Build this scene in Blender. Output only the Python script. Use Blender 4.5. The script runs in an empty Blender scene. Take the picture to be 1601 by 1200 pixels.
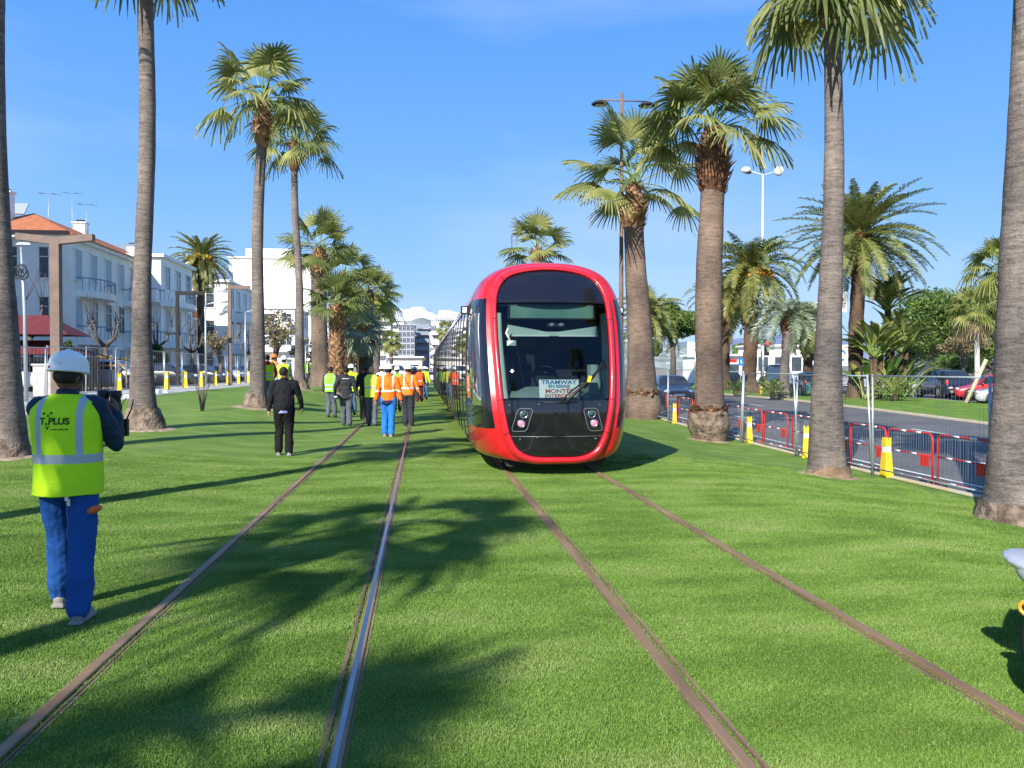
import bpy, math, random
import numpy as np
from mathutils import Vector, Matrix, noise
R = math.radians
C = bpy.context.scene.collection
scene = bpy.context.scene
# ---------------- camera, sky, sun, exposure ----------------
EYE = 1.65; PSI = R(6.03); FPX = 1330.0
cam = bpy.data.objects.new("camera", bpy.data.cameras.new("camera")); C.objects.link(cam)
cam.location = (0, 0, EYE); cam.rotation_euler = (R(90 - 0.99), 0, -PSI)
cam.data.sensor_width = 36; cam.data.lens = FPX / 1601 * 36; cam.data.clip_start = .05; cam.data.clip_end = 20000
scene.camera = cam
SUN_EL = R(33); SUN_AZ = R(30)          # light travels towards +Y turned 30 deg to the right
world = bpy.data.worlds.new("World"); scene.world = world; world.use_nodes = True
wt = world.node_tree; sky = wt.nodes.new("ShaderNodeTexSky"); sky.sky_type = 'NISHITA'; sky.sun_disc = False
sky.sun_elevation = SUN_EL; sky.sun_rotation = R(210); sky.air_density = 1.0; sky.dust_density = 0.1; sky.ozone_density = 2.2
# physical sky blended with a measured elevation gradient of the same clear day, plus faint high cloud
_n = wt.nodes.new; _l = wt.links.new
tcw = _n('ShaderNodeTexCoord'); sxyz = _n('ShaderNodeSeparateXYZ'); _l(tcw.outputs['Generated'], sxyz.inputs[0])
grd = _n('ShaderNodeValToRGB'); _l(sxyz.outputs[2], grd.inputs[0]); ge = grd.color_ramp.elements
ge[0].position = 0; ge[0].color = (2.2, 3.2, 4.7, 1); ge[1].position = 1; ge[1].color = (.35, 1.1, 3.2, 1)
for p_, c_ in ((.10, (1.5, 2.85, 4.9, 1)), (.22, (.88, 2.3, 5.0, 1)), (.40, (.48, 1.75, 4.7, 1))): q_ = ge.new(p_); q_.color = c_
mpw = _n('ShaderNodeMapping'); mpw.inputs['Scale'].default_value = (1, 1, 4); mpw.inputs['Rotation'].default_value = (.3, .2, 0); _l(tcw.outputs['Generated'], mpw.inputs[0])
nzw = _n('ShaderNodeTexNoise'); nzw.inputs['Scale'].default_value = 1.7; nzw.inputs['Detail'].default_value = 7; _l(mpw.outputs[0], nzw.inputs[0])
rpw = _n('ShaderNodeValToRGB'); rpw.color_ramp.elements[0].position = .5; rpw.color_ramp.elements[1].position = .8; rpw.color_ramp.elements[1].color = (.32, .32, .32, 1); _l(nzw.outputs[0], rpw.inputs[0])
mxs = _n('ShaderNodeMix'); mxs.data_type = 'RGBA'; mxs.inputs[0].default_value = .92; _l(sky.outputs[0], mxs.inputs[6]); _l(grd.outputs[0], mxs.inputs[7])
mxc = _n('ShaderNodeMix'); mxc.data_type = 'RGBA'; _l(rpw.outputs[0], mxc.inputs[0]); _l(mxs.outputs[2], mxc.inputs[6]); mxc.inputs[7].default_value = (4.3, 4.6, 5.0, 1)
_l(mxc.outputs[2], wt.nodes["Background"].inputs[0]); wt.nodes["Background"].inputs[1].default_value = 0.125
sl = bpy.data.lights.new("sun", 'SUN'); sl.energy = 4.9; sl.angle = R(.5); sl.color = (1, .95, .86)
so = bpy.data.objects.new("sun", sl); C.objects.link(so)
so.rotation_euler = Vector((math.sin(SUN_AZ) * math.cos(SUN_EL), math.cos(SUN_AZ) * math.cos(SUN_EL), -math.sin(SUN_EL))).to_track_quat('-Z', 'Y').to_euler()
scene.view_settings.view_transform = 'Standard'; scene.view_settings.look = 'None'
scene.view_settings.exposure = 0.75; scene.view_settings.gamma = 1
scene.cycles.max_bounces = 6; scene.cycles.transparent_max_bounces = 12; scene.cycles.use_denoising = True

# ---------------- helpers ----------------
def pos(px, zc):
    """photo column + distance along the view -> ground X, Y"""
    u = (px - 800.5) / FPX * zc
    return (u * math.cos(PSI) + zc * math.sin(PSI), -u * math.sin(PSI) + zc * math.cos(PSI))
def hz(py, zc): return EYE - (py - 577) / FPX * zc
def sst(a, b, x):
    t = min(1, max(0, (x - a) / (b - a))); return t * t * (3 - 2 * t)
def gz(x, y):
    if x < -2.3: return .6 * sst(2, 42, y) * sst(2.3, 6.2, -x)
    if x > 3.9: return (-.45 + .45 * sst(15, 50, y)) * sst(3.9, 9, x)
    return 0.0
def rr(a, b): return random.uniform(a, b)

class MB:
    def __init__(s): s.v = []; s.f = []; s.m = []; s.sm = []; s.mats = []
    def mi(s, m):
        if m not in s.mats: s.mats.append(m)
        return s.mats.index(m)
    def add(s, vs, fs, m=None, smooth=False):
        o = len(s.v); s.v += [tuple(v) for v in vs]
        k = s.mi(m) if m else 0
        for f in fs: s.f.append(tuple(i + o for i in f)); s.m.append(k); s.sm.append(smooth)
        return s
    def box(s, c, d, m=None, rz=0, rot=None, taper=1):
        hx, hy, hz_ = d[0] / 2, d[1] / 2, d[2] / 2
        M = rot if rot is not None else Matrix.Rotation(rz, 3, 'Z')
        vs = []
        for z in (-1, 1):
            k = taper if z > 0 else 1
            for x, y in ((-1, -1), (1, -1), (1, 1), (-1, 1)):
                vs.append(Vector(c) + M @ Vector((x * hx * k, y * hy * k, z * hz_)))
        return s.add(vs, [(0, 3, 2, 1), (4, 5, 6, 7), (0, 1, 5, 4), (1, 2, 6, 5), (2, 3, 7, 6), (3, 0, 4, 7)], m)
    def tube(s, pts, rad, m=None, n=8, cap=True, smooth=True):
        pts = [Vector(p) for p in pts]
        if not hasattr(rad, '__len__'): rad = [rad] * len(pts)
        up = Vector((0, 0, 1)); vs = []; fs = []; prev = None
        for i, p in enumerate(pts):
            d = (pts[min(i + 1, len(pts) - 1)] - pts[max(i - 1, 0)]).normalized()
            if prev is None:
                a = d.cross(up)
                if a.length < .05: a = d.cross(Vector((1, 0, 0)))
            else: a = prev - d * prev.dot(d)
            a.normalize(); b = d.cross(a); prev = a
            for k in range(n):
                t = 2 * math.pi * k / n; vs.append(p + (a * math.cos(t) + b * math.sin(t)) * rad[i])
        for i in range(len(pts) - 1):
            for k in range(n):
                k2 = (k + 1) % n; fs.append((i * n + k, i * n + k2, (i + 1) * n + k2, (i + 1) * n + k))
        if cap: fs.append(tuple(range(n))[::-1]); fs.append(tuple((len(pts) - 1) * n + k for k in range(n)))
        return s.add(vs, fs, m, smooth)
    def lathe(s, c, prof, m=None, n=24, smooth=True, cap=True, M=None):
        vs = []; fs = []
        for r, z in prof:
            for k in range(n):
                t = 2 * math.pi * k / n; q = Vector((r * math.cos(t), r * math.sin(t), z))
                if M is not None: q = M @ q
                vs.append(Vector(c) + q)
        for i in range(len(prof) - 1):
            for k in range(n):
                k2 = (k + 1) % n; fs.append((i * n + k, i * n + k2, (i + 1) * n + k2, (i + 1) * n + k))
        if cap: fs.append(tuple(range(n))[::-1]); fs.append(tuple((len(prof) - 1) * n + k for k in range(n)))
        return s.add(vs, fs, m, smooth)
    def ell(s, c, r, m=None, n=12, k=8, M=None):
        prof = [(max(.001, math.sin(math.pi * i / k)), -math.cos(math.pi * i / k)) for i in range(k + 1)]
        S = Matrix.Diagonal(Vector(r)); M = (M @ S) if M is not None else S
        return s.lathe(c, prof, m, n, M=M)
    def caps(s, a, b, ra, rb, m=None, n=12):
        a = Vector(a); b = Vector(b); d = (b - a); L = d.length; d.normalize()
        pts = []; rad = []
        for i in range(5):
            t = math.pi / 2 * i / 4; pts.append(a - d * ra * math.cos(t)); rad.append(max(.002, ra * math.sin(t)))
        for i in range(5):
            t = math.pi / 2 * i / 4; pts.append(b + d * rb * math.sin(t)); rad.append(max(.002, rb * math.cos(t)))
        return s.tube(pts, rad, m, n)
    def prism(s, poly, y0, y1, m=None, axis='Y'):
        """polygon (a,b) extruded; axis Y: a=x b=z ; X: a=y b=z ; Z: a=x b=y"""
        n = len(poly)
        def P(a, b, t): return (a, t, b) if axis == 'Y' else ((t, a, b) if axis == 'X' else (a, b, t))
        vs = [P(a, b, y0) for a, b in poly] + [P(a, b, y1) for a, b in poly]
        fs = [tuple(range(n)), tuple(range(2 * n - 1, n - 1, -1))] + [(i, i + n, (i + 1) % n + n, (i + 1) % n) for i in range(n)]
        return s.add(vs, fs, m)
    def grid(s, rows, m=None, smooth=True, closed=False):
        n = len(rows[0]); vs = [p for r in rows for p in r]; fs = []
        for i in range(len(rows) - 1):
            for k in range(n if closed else n - 1):
                k2 = (k + 1) % n; fs.append((i * n + k, i * n + k2, (i + 1) * n + k2, (i + 1) * n + k))
        return s.add(vs, fs, m, smooth)
    def mesh(s, name, m=None):
        me = bpy.data.meshes.new(name); me.from_pydata(s.v, [], s.f)
        for x in (s.mats or [m]): me.materials.append(x)
        if s.f:
            me.polygons.foreach_set('material_index', s.m); me.polygons.foreach_set('use_smooth', s.sm)
        me.update(); return me
    def build(s, name, m=None, parent=None, loc=None, rz=0):
        o = bpy.data.objects.new(name, s.mesh(name, m)); C.objects.link(o)
        if parent: o.parent = parent
        if loc is not None: o.location = loc
        if rz: o.rotation_euler.z = rz
        return o
def tag(o, label=None, cat=None, group=None, kind=None):
    if label: o['label'] = label
    if cat: o['category'] = cat
    if group: o['group'] = group
    if kind: o['kind'] = kind
    return o
def thing(name, label, cat, loc=(0, 0, 0), rz=0, group=None):
    o = bpy.data.objects.new(name, None); C.objects.link(o); o.location = loc; o.rotation_euler.z = rz
    o.empty_display_size = .2
    return tag(o, label, cat, group)
def copy_tree(o, parent=None):
    c = o.copy(); C.objects.link(c)
    if parent: c.parent = parent
    for ch in KIDS.get(o.name, None) or [k for k in bpy.data.objects if k.parent == o]: copy_tree(ch, c)
    return c
KIDS = {}
def dup(o, loc, rz=0, label=None, sc=None, group=None):
    c = copy_tree(o); c.location = loc; c.rotation_euler.z = rz
    if label: c['label'] = label
    if group: c['group'] = group
    if sc: c.scale = (sc,) * 3
    return c
ORD = ['nearest', 'second', 'third', 'fourth', 'fifth', 'sixth', 'seventh', 'eighth', 'ninth', 'tenth', 'eleventh', 'twelfth', 'thirteenth', 'fourteenth', 'fifteenth', 'sixteenth', 'seventeenth', 'eighteenth', 'nineteenth', 'twentieth']

# ---------------- materials ----------------
def pm(name, col, rough=.7, var=.12, scale=4, bump=0, bscale=30, metal=0, spec=.4, col2=None, coat=0, stretch=None, emis=None, detail=5, bdist=.02, thr=None):
    m = bpy.data.materials.new(name); m.use_nodes = True; nt = m.node_tree; b = nt.nodes["Principled BSDF"]
    b.inputs['Roughness'].default_value = rough; b.inputs['Metallic'].default_value = metal
    b.inputs['Specular IOR Level'].default_value = spec; b.inputs['Coat Weight'].default_value = coat; b.inputs['Coat Roughness'].default_value = .05
    N = nt.nodes.new; L = nt.links.new
    tc = N('ShaderNodeTexCoord'); mp = N('ShaderNodeMapping'); L(tc.outputs['Object'], mp.inputs[0])
    if stretch: mp.inputs['Scale'].default_value = stretch
    no = N('ShaderNodeTexNoise'); no.inputs['Scale'].default_value = scale; no.inputs['Detail'].default_value = detail; L(mp.outputs[0], no.inputs[0])
    cr = N('ShaderNodeValToRGB'); e = cr.color_ramp.elements
    c2 = col2 or tuple(min(1, c * (1 + var)) for c in col); c1 = col if col2 else tuple(c * (1 - var) for c in col)
    lo, hi = thr or (.35, .65)
    e[0].position = lo; e[1].position = hi; e[0].color = (*c1, 1); e[1].color = (*c2, 1)
    L(no.outputs[0], cr.inputs[0]); L(cr.outputs[0], b.inputs['Base Color'])
    if bump:
        n2 = N('ShaderNodeTexNoise'); n2.inputs['Scale'].default_value = bscale; n2.inputs['Detail'].default_value = 4; L(mp.outputs[0], n2.inputs[0])
        bp = N('ShaderNodeBump'); bp.inputs['Strength'].default_value = bump; bp.inputs['Distance'].default_value = bdist
        L(n2.outputs[0], bp.inputs['Height']); L(bp.outputs[0], b.inputs['Normal'])
    if emis: b.inputs['Emission Color'].default_value = (*emis[0], 1); b.inputs['Emission Strength'].default_value = emis[1]
    return m
def leafmat(name, col, col2, trans=.35, rough=.45, scale=1.5):
    m = pm(name, col, rough, col2=col2, scale=scale, spec=.4, detail=3); nt = m.node_tree; N = nt.nodes.new; L = nt.links.new
    b = nt.nodes["Principled BSDF"]; cr = [n for n in nt.nodes if n.type == 'VALTORGB'][0]
    t = N('ShaderNodeBsdfTranslucent'); mx = N('ShaderNodeMixShader'); mx.inputs[0].default_value = trans
    L(cr.outputs[0], t.inputs[0]); L(b.outputs[0], mx.inputs[1]); L(t.outputs[0], mx.inputs[2])
    L(mx.outputs[0], nt.nodes["Material Output"].inputs[0]); return m
def glassmat(name, tint, rough=.02, refl=1.0, ior=1.5):
    m = bpy.data.materials.new(name); m.use_nodes = True; nt = m.node_tree; nt.nodes.remove(nt.nodes["Principled BSDF"]); N = nt.nodes.new; L = nt.links.new
    t = N('ShaderNodeBsdfTransparent'); t.inputs[0].default_value = (*tint, 1); g = N('ShaderNodeBsdfGlossy'); g.inputs['Roughness'].default_value = rough
    f = N('ShaderNodeFresnel'); f.inputs[0].default_value = ior; mx = N('ShaderNodeMixShader')
    L(f.outputs[0], mx.inputs[0]); L(t.outputs[0], mx.inputs[1]); L(g.outputs[0], mx.inputs[2]); L(mx.outputs[0], nt.nodes["Material Output"].inputs[0]); return m
def trunkmat(name, c1, c2, ring=9, rb=.5):
    """palm bark: irregular horizontal ring scars and vertical fissures"""
    m = bpy.data.materials.new(name); m.use_nodes = True; nt = m.node_tree; b = nt.nodes["Principled BSDF"]; N = nt.nodes.new; L = nt.links.new
    b.inputs['Roughness'].default_value = .9; b.inputs['Specular IOR Level'].default_value = .15
    tc = N('ShaderNodeTexCoord')
    def nz(sc, s, d=5):
        mp = N('ShaderNodeMapping'); mp.inputs['Scale'].default_value = sc; L(tc.outputs['Object'], mp.inputs[0])
        n = N('ShaderNodeTexNoise'); n.inputs['Scale'].default_value = s; n.inputs['Detail'].default_value = d; L(mp.outputs[0], n.inputs[0]); return n
    n1 = nz((1.1, 1.1, 6), ring * .4); n1.inputs['Distortion'].default_value = .7; n2 = nz((2.5, 2.5, .6), 5); n3 = nz((1, 1, .6), 1.0, 4); n4 = nz((1, 1, 1.6), 26, 5)
    def mth(op, a, bb):
        k = N('ShaderNodeMath'); k.operation = op
        for i, q in enumerate((a, bb)):
            if isinstance(q, (int, float)): k.inputs[i].default_value = q
            else: L(q, k.inputs[i])
        return k.outputs[0]
    h = mth('ADD', mth('MULTIPLY', n1.outputs[0], .5), mth('ADD', mth('MULTIPLY', n2.outputs[0], .12), mth('MULTIPLY', n4.outputs[0], .38)))
    cr = N('ShaderNodeValToRGB'); e = cr.color_ramp.elements; e[0].position = .36; e[1].position = .64; e[0].color = (*c1, 1); e[1].color = (*c2, 1); L(h, cr.inputs[0])
    cr2 = N('ShaderNodeValToRGB'); e = cr2.color_ramp.elements; e[0].position = .35; e[1].position = .65; e[0].color = (.62, .62, .64, 1); e[1].color = (1.35, 1.28, 1.18, 1); L(n3.outputs[0], cr2.inputs[0])
    mx = N('ShaderNodeMix'); mx.data_type = 'RGBA'; mx.blend_type = 'MULTIPLY'; mx.inputs[0].default_value = 1; L(cr.outputs[0], mx.inputs[6]); L(cr2.outputs[0], mx.inputs[7]); L(mx.outputs[2], b.inputs['Base Color'])
    bp = N('ShaderNodeBump'); bp.inputs['Strength'].default_value = rb; bp.inputs['Distance'].default_value = .05; L(h, bp.inputs['Height']); L(bp.outputs[0], b.inputs['Normal']); return m
def grassmat(name, base, hi, dry):
    m = bpy.data.materials.new(name); m.use_nodes = True; nt = m.node_tree; b = nt.nodes["Principled BSDF"]; N = nt.nodes.new; L = nt.links.new
    b.inputs['Roughness'].default_value = .75; b.inputs['Specular IOR Level'].default_value = .15
    tc = N('ShaderNodeTexCoord')
    def nz(s, d=5, sc=(1, 1, 1), rot=0):
        mp = N('ShaderNodeMapping'); mp.inputs['Scale'].default_value = sc; mp.inputs['Rotation'].default_value = (0, 0, rot); L(tc.outputs['Object'], mp.inputs[0])
        n = N('ShaderNodeTexNoise'); n.inputs['Scale'].default_value = s; n.inputs['Detail'].default_value = d; L(mp.outputs[0], n.inputs[0]); return n
    def ramp(src, p0, p1, c0, c1):
        cr = N('ShaderNodeValToRGB'); e = cr.color_ramp.elements; e[0].position = p0; e[1].position = p1; e[0].color = (*c0, 1); e[1].color = (*c1, 1); L(src, cr.inputs[0]); return cr.outputs[0]
    def mix(a, bb, f, bt='MIX'):
        x = N('ShaderNodeMix'); x.data_type = 'RGBA'; x.blend_type = bt
        if isinstance(f, (int, float)): x.inputs[0].default_value = f
        else: L(f, x.inputs[0])
        L(a, x.inputs[6]); L(bb, x.inputs[7]); return x.outputs[2]
    a = ramp(nz(1.3, 4).outputs[0], .35, .65, base, hi)
    rgb = N('ShaderNodeRGB'); rgb.outputs[0].default_value = (*dry, 1)
    s = ramp(nz(.9, 6, (1, 2.6, 1), .5).outputs[0], .52, .72, (0, 0, 0), (.85, .85, .85))
    a = mix(a, rgb.outputs[0], s)
    a = mix(a, ramp(nz(.22, 2).outputs[0], .3, .7, (.93, .95, .96), (1.08, 1.06, 1.0)), 1.0, 'MULTIPLY')
    a = mix(a, ramp(nz(70, 3).outputs[0], .3, .7, (.62, .65, .6), (1.35, 1.3, 1.35)), 1.0, 'MULTIPLY')
    L(a, b.inputs['Base Color'])
    bp = N('ShaderNodeBump'); bp.inputs['Strength'].default_value = .8; bp.inputs['Distance'].default_value = .03; L(nz(60, 4).outputs[0], bp.inputs['Height']); L(bp.outputs[0], b.inputs['Normal'])
    return m
M_ = {}
GR0, GR1, GRD = (.115, .200, .032), (.165, .265, .046), (.26, .345, .10)
M_['grass'] = grassmat('lawn_grass', GR0, GR1, GRD)
M_['grass2'] = grassmat('median_grass', (.10, .20, .02), (.15, .27, .03), (.26, .3, .07))
M_['asph'] = pm('asphalt', (.115, .112, .112), .85, .15, .6, .4, 160, spec=.3, bdist=.01)
M_['asphL'] = pm('worn_asphalt', (.20, .19, .18), .85, .15, .5, .3, 120, bdist=.01)
M_['pave'] = pm('pale_paving', (.42, .41, .39), .85, .12, 1.2, .2, 60, bdist=.01)
M_['soil'] = pm('dusty_ground', (.25, .22, .18), .95, .25, .3, .3, 20)
M_['conc'] = pm('concrete', (.45, .44, .42), .85, .15, 2, .2, 40)
M_['steel'] = pm('rail_steel', (.30, .29, .29), .22, .1, 6, metal=1)
M_['rust'] = pm('rail_rust', (.17, .10, .065), .75, .35, 9, .4, 60, spec=.3, stretch=(1, .15, 1))
M_['seal'] = pm('brown_seal', (.20, .135, .085), .9, .3, 7, .5, 50, stretch=(1, .2, 1))
M_['white'] = pm('white_paint', (.8, .8, .78), .5, .04)
M_['wline'] = pm('road_marking', (.7, .7, .68), .7, .15, 8)
M_['yel'] = pm('yellow_paint', (.78, .55, .02), .5, .1)
M_['red'] = pm('red_paint', (.6, .02, .02), .4, .1)
M_['blk'] = pm('black_plastic', (.015, .015, .017), .45, .1)
M_['galv'] = pm('galvanised_steel', (.45, .5, .53), .45, .12, 20, metal=.6)
M_['wire'] = pm('fence_wire', (.2, .23, .25), .5, .1, metal=.5)
M_['corten'] = pm('brown_painted_steel', (.17, .115, .09), .6, .15, 3)
M_['bark'] = trunkmat('grey_palm_bark', (.08, .07, .065), (.23, .20, .185))
M_['barkb'] = trunkmat('brown_palm_bark', (.10, .068, .052), (.225, .175, .145))
M_['barkd'] = trunkmat('dark_date_bark', (.045, .03, .022), (.17, .115, .08), 14, .9)
M_['flare'] = pm('root_flare', (.085, .06, .045), .95, col2=(.27, .205, .155), scale=6, bump=1, bscale=14, bdist=.06)
M_['boot'] = pm('leaf_base_boot', (.16, .07, .035), .8, col2=(.42, .26, .14), scale=5, bump=.4, bscale=25)
M_['bootd'] = pm('old_leaf_base', (.08, .035, .02), .8, col2=(.24, .12, .06), scale=5, bump=.4, bscale=25)
M_['fan'] = leafmat('fan_leaf', (.17, .20, .045), (.38, .38, .13))
M_['fand'] = leafmat('dark_fan_leaf', (.085, .125, .03), (.19, .22, .07))
M_['fany'] = leafmat('yellow_green_leaf', (.16, .2, .035), (.32, .33, .09))
M_['pet'] = pm('leaf_stem', (.2, .28, .07), .5, .2)
M_['date'] = leafmat('date_leaf', (.10, .125, .032), (.26, .27, .085), .25)
M_['datey'] = leafmat('yellow_date_leaf', (.2, .17, .03), (.3, .3, .08), .3)
M_['silver'] = leafmat('silver_leaf', (.17, .22, .15), (.34, .38, .28), .2)
M_['fruit'] = pm('orange_fruit', (.6, .2, .01), .6, .25, 9, .6, 18)
M_['fruity'] = pm('yellow_fruit_stalk', (.6, .42, .02), .6, .2, 9)
M_['pine'] = leafmat('pine_needles', (.045, .095, .015), (.13, .20, .035), .2, .6, .6)
M_['shrub'] = leafmat('shrub_leaf', (.05, .11, .02), (.13, .2, .05), .3)
M_['twig'] = pm('bare_bark', (.10, .08, .07), .9, .3)
M_['willow'] = leafmat('brown_twigs', (.16, .12, .06), (.3, .25, .12), .2)
# ---------------- terrain ----------------
XS = sorted(set([-4000, -1000, -300, -120, -60, -40, -30, -27, -24, -21, -18, -16, -15.2, -14, -13, -12, -11.5] + [-11 + .5 * i for i in range(41)] + [9.15, 9.3, 10, 12, 15, 18, 20.85, 21, 23, 25, 27, 29, 29.15, 33, 38, 42, 60, 100, 300, 1000, 4000]))
YS = sorted(set([-400, -100, -60] + list(range(-30, 146)) + [160, 200, 300, 600, 1500, 9000]))
def sheet(name, x0, x1, y0, y1, off, m, kind='structure', mb=None, edge=None):
    xs = [x for x in XS if x0 <= x <= x1]; ys = [y for y in YS if y0 <= y <= y1]
    rows = [[(x, y, gz(x, y) + off) for x in xs] for y in ys]
    b = MB().grid(rows, m)
    o = b.build(name); return tag(o, kind=kind)
sheet('ground', -4000, 4000, -400, 9000, -.22, M_['soil'])
sheet('lawn', -11, 9, -30, 104, 0, M_['grass'])
sheet('pavement', -15.2, -11, -30, 104, -.02, M_['pave'])
sheet('road', -24, -15.2, -30, 104, -.10, M_['asphL'])
sheet('pavement', -60, -24, -30, 145, 0.0, M_['pave'])
sheet('road', 9.15, 20.85, -30, 145, -.12, M_['asph'])
sheet('median_lawn', 21, 29, -30, 104, -.03, M_['grass2'])
sheet('road', 29.15, 42, -30, 145, -.12, M_['asph'])
sheet('road', -24, 9, 104, 145, -.12, M_['asphL'])
sheet('pavement', 42, 100, -30, 145, -.02, M_['pave'])
def kerb(x0, x1, y0, y1, top, m, name='kerb'):
    b = MB(); ys = [y for y in YS if y0 <= y <= y1]
    xm = (x0 + x1) / 2
    prof = [(x0, -.3), (x0, top - .01), (x0 + .01, top), (x1 - .01, top), (x1, top - .01), (x1, -.3)]
    b.grid([[(x, y, gz(xm, y) + z) for x, z in prof] for y in ys], m, False)
    b.add([(x, y0, gz(xm, y0) + z) for x, z in prof], [tuple(range(6))], m)
    b.add([(x, y1, gz(xm, y1) + z) for x, z in prof], [tuple(range(6))[::-1]], m)
    return tag(b.build(name), kind='structure')
M_['kerby'] = pm('yellowed_kerb', (.5, .4, .2), .8, col2=(.5, .47, .4), scale=3)
kerb(9.0, 9.15, -30, 104, .03, M_['kerby']); kerb(-11.12, -11.0, -30, 104, .012, M_['conc'])
kerb(20.85, 21, -30, 104, -.03, M_['kerby']); kerb(29, 29.15, -30, 104, -.03, M_['conc']); kerb(-15.32, -15.2, -30, 104, .02, M_['conc']); kerb(-24, -23.88, -30, 104, .04, M_['conc'])
# painted road markings
def strip(x0, x1, y0, y1):
    n = max(1, int(y1 - y0)); ys = [y0 + (y1 - y0) * i / n for i in range(n + 1)]
    return [[(x, y, gz(12, y) - .112) for x in (x0, x1)] for y in ys]
b = MB()
for i in range(-3, 14):
    b.grid(strip(13.0, 13.12, i * 8, i * 8 + 3), M_['wline'], False); b.grid(strip(16.9, 17.02, i * 8 + 1, i * 8 + 4), M_['wline'], False)
b.grid(strip(10.4, 10.52, -20, 104), M_['wline'], False)
tag(b.build('road_markings'), kind='structure')

# mown-grass blades near the camera: one mass
random.seed(5)
bl = MB()
M_['blade'] = leafmat('grass_blade', (.13, .228, .036), (.19, .315, .055), .3, .5, .7)
for _m in (M_['blade'],):     # lawn-wide colour drift: the blades read the world position
    _t = _m.node_tree; _g = _t.nodes.new('ShaderNodeNewGeometry'); _mp = [n for n in _t.nodes if n.type == 'MAPPING'][0]; _t.links.new(_g.outputs['Position'], _mp.inputs[0]); _mp.inputs['Scale'].default_value = (1, 2.4, 1)
    _cr = [n for n in _t.nodes if n.type == 'VALTORGB'][0]; _e = _cr.color_ramp.elements; _e[0].position = .38; _e[1].position = .52; _q = _e.new(.70); _q.color = (.28, .37, .11, 1)
M_['bladed'] = leafmat('dry_grass_blade', (.22, .30, .08), (.3, .36, .12), .3, .5, .7)
for i in range(190):
    x, y = rr(-.13, .13), rr(-.13, .13); h = rr(.006, .016); w = rr(.0018, .0034); a = rr(0, 6.28); dx, dy = math.cos(a) * w, math.sin(a) * w
    l = rr(.1, .9) * h; t = rr(0, 6.28); lx, ly = math.cos(t) * l, math.sin(t) * l
    bl.add([(x - dx, y - dy, -.004), (x + dx, y + dy, -.004), (x + dx * .7 + lx * .4, y + dy * .7 + ly * .4, h * .6), (x - dx * .7 + lx * .4, y - dy * .7 + ly * .4, h * .6), (x + lx, y + ly, h)],
           [(0, 1, 2, 3), (3, 2, 4)], M_['bladed'] if random.random() < .05 else M_['blade'])
clump_me = bl.mesh('grass_clump')
src = bpy.data.objects.new('grass_clump_source', clump_me)      # data for the scatter only, not linked to the scene
RAILX = (-1.80, -.365, 1.345, 2.785)
pts = []
for i in range(34000):
    y = 2.6 + 13.5 * random.random() ** 1.25; x = rr(-8.2, 8.6)
    if min(abs(x - r) for r in RAILX) < .085: continue
    if abs(x) > y * .75 + 1.2: continue
    if random.random() > 1.25 - (y - 2.6) / 13: continue
    pts.append((x, y, gz(x, y)))
gm = bpy.data.meshes.new('grass'); gm.from_pydata(pts, [], []); go = bpy.data.objects.new('grass', gm); C.objects.link(go)
tag(go, 'short mown green grass blades covering the lawn near the camera', 'grass', kind='stuff')
ng = bpy.data.node_groups.new('scatter', 'GeometryNodeTree'); ng.interface.new_socket('Geometry', in_out='INPUT', socket_type='NodeSocketGeometry'); ng.interface.new_socket('Geometry', in_out='OUTPUT', socket_type='NodeSocketGeometry')
N = ng.nodes.new; L = ng.links.new
gi = N('NodeGroupInput'); gout = N('NodeGroupOutput'); ip = N('GeometryNodeInstanceOnPoints'); oi = N('GeometryNodeObjectInfo'); oi.inputs[0].default_value = src
rv = N('FunctionNodeRandomValue'); rv.data_type = 'FLOAT_VECTOR'; rv.inputs[0].default_value = (0, 0, 0); rv.inputs[1].default_value = (0, 0, 6.28)
rs = N('FunctionNodeRandomValue'); rs.data_type = 'FLOAT'; rs.inputs[2].default_value = .75; rs.inputs[3].default_value = 1.25
L(gi.outputs[0], ip.inputs['Points']); L(oi.outputs['Geometry'], ip.inputs['Instance']); L(rv.outputs[0], ip.inputs['Rotation']); L(rs.outputs[1], ip.inputs['Scale']); L(ip.outputs[0], gout.inputs[0])
gmod = go.modifiers.new('scatter', 'NODES'); gmod.node_group = ng

# ---------------- rails ----------------
M_['rustr'] = pm('rusty_rail_head', (.14, .08, .038), .55, col2=(.30, .19, .105), scale=5, spec=.5, stretch=(1, .1, 1))
def rail(xc, side, label, hm):
    t = thing('tram_rail', label, 'rail', (xc, 0, 0), 0, 'grooved rails of the two tram tracks')
    def strip_(prof, m, name, smooth=False):
        b = MB(); ys = list(range(-12, 105, 3)) + [104]
        random.seed(int(xc * 10)); j = [rr(-.006, .006) for _ in ys]
        b.grid([[(x, y, z) for x, z in prof] for y in ys], m, smooth); return b.build(name, parent=t)
    s = side
    strip_([(s * -.03, .0), (s * -.03, .012), (s * -.026, .016), (s * .022, .016), (s * .028, .012), (s * .032, -.02)], M_['rustr'], 'rail_head')
    if hm is M_['steel']: strip_([(s * -.012, .012), (s * -.010, .0175), (s * .016, .0175), (s * .018, .012)], M_['steel'], 'running_band')
    strip_([(s * .028, -.03), (s * .052, -.03), (s * .052, .010), (s * .062, .010), (s * .062, -.01)], M_['rust'], 'groove')
    strip_([(s * .062, .004), (s * .082, .006), (s * .084, -.02)], M_['seal'], 'edge_strip')
    strip_([(s * -.03, .006), (s * -.048, .006), (s * -.05, -.02)], M_['seal'], 'edge_strip')
rail(RAILX[0], 1, 'outer rail of the left track, running past the walking workers', M_['rustr'])
rail(RAILX[1], -1, 'shiny inner rail of the left track, reflecting red and blue', M_['steel'])
rail(RAILX[2], 1, 'brown rail running under the left side of the red tram', M_['rustr'])
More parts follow.
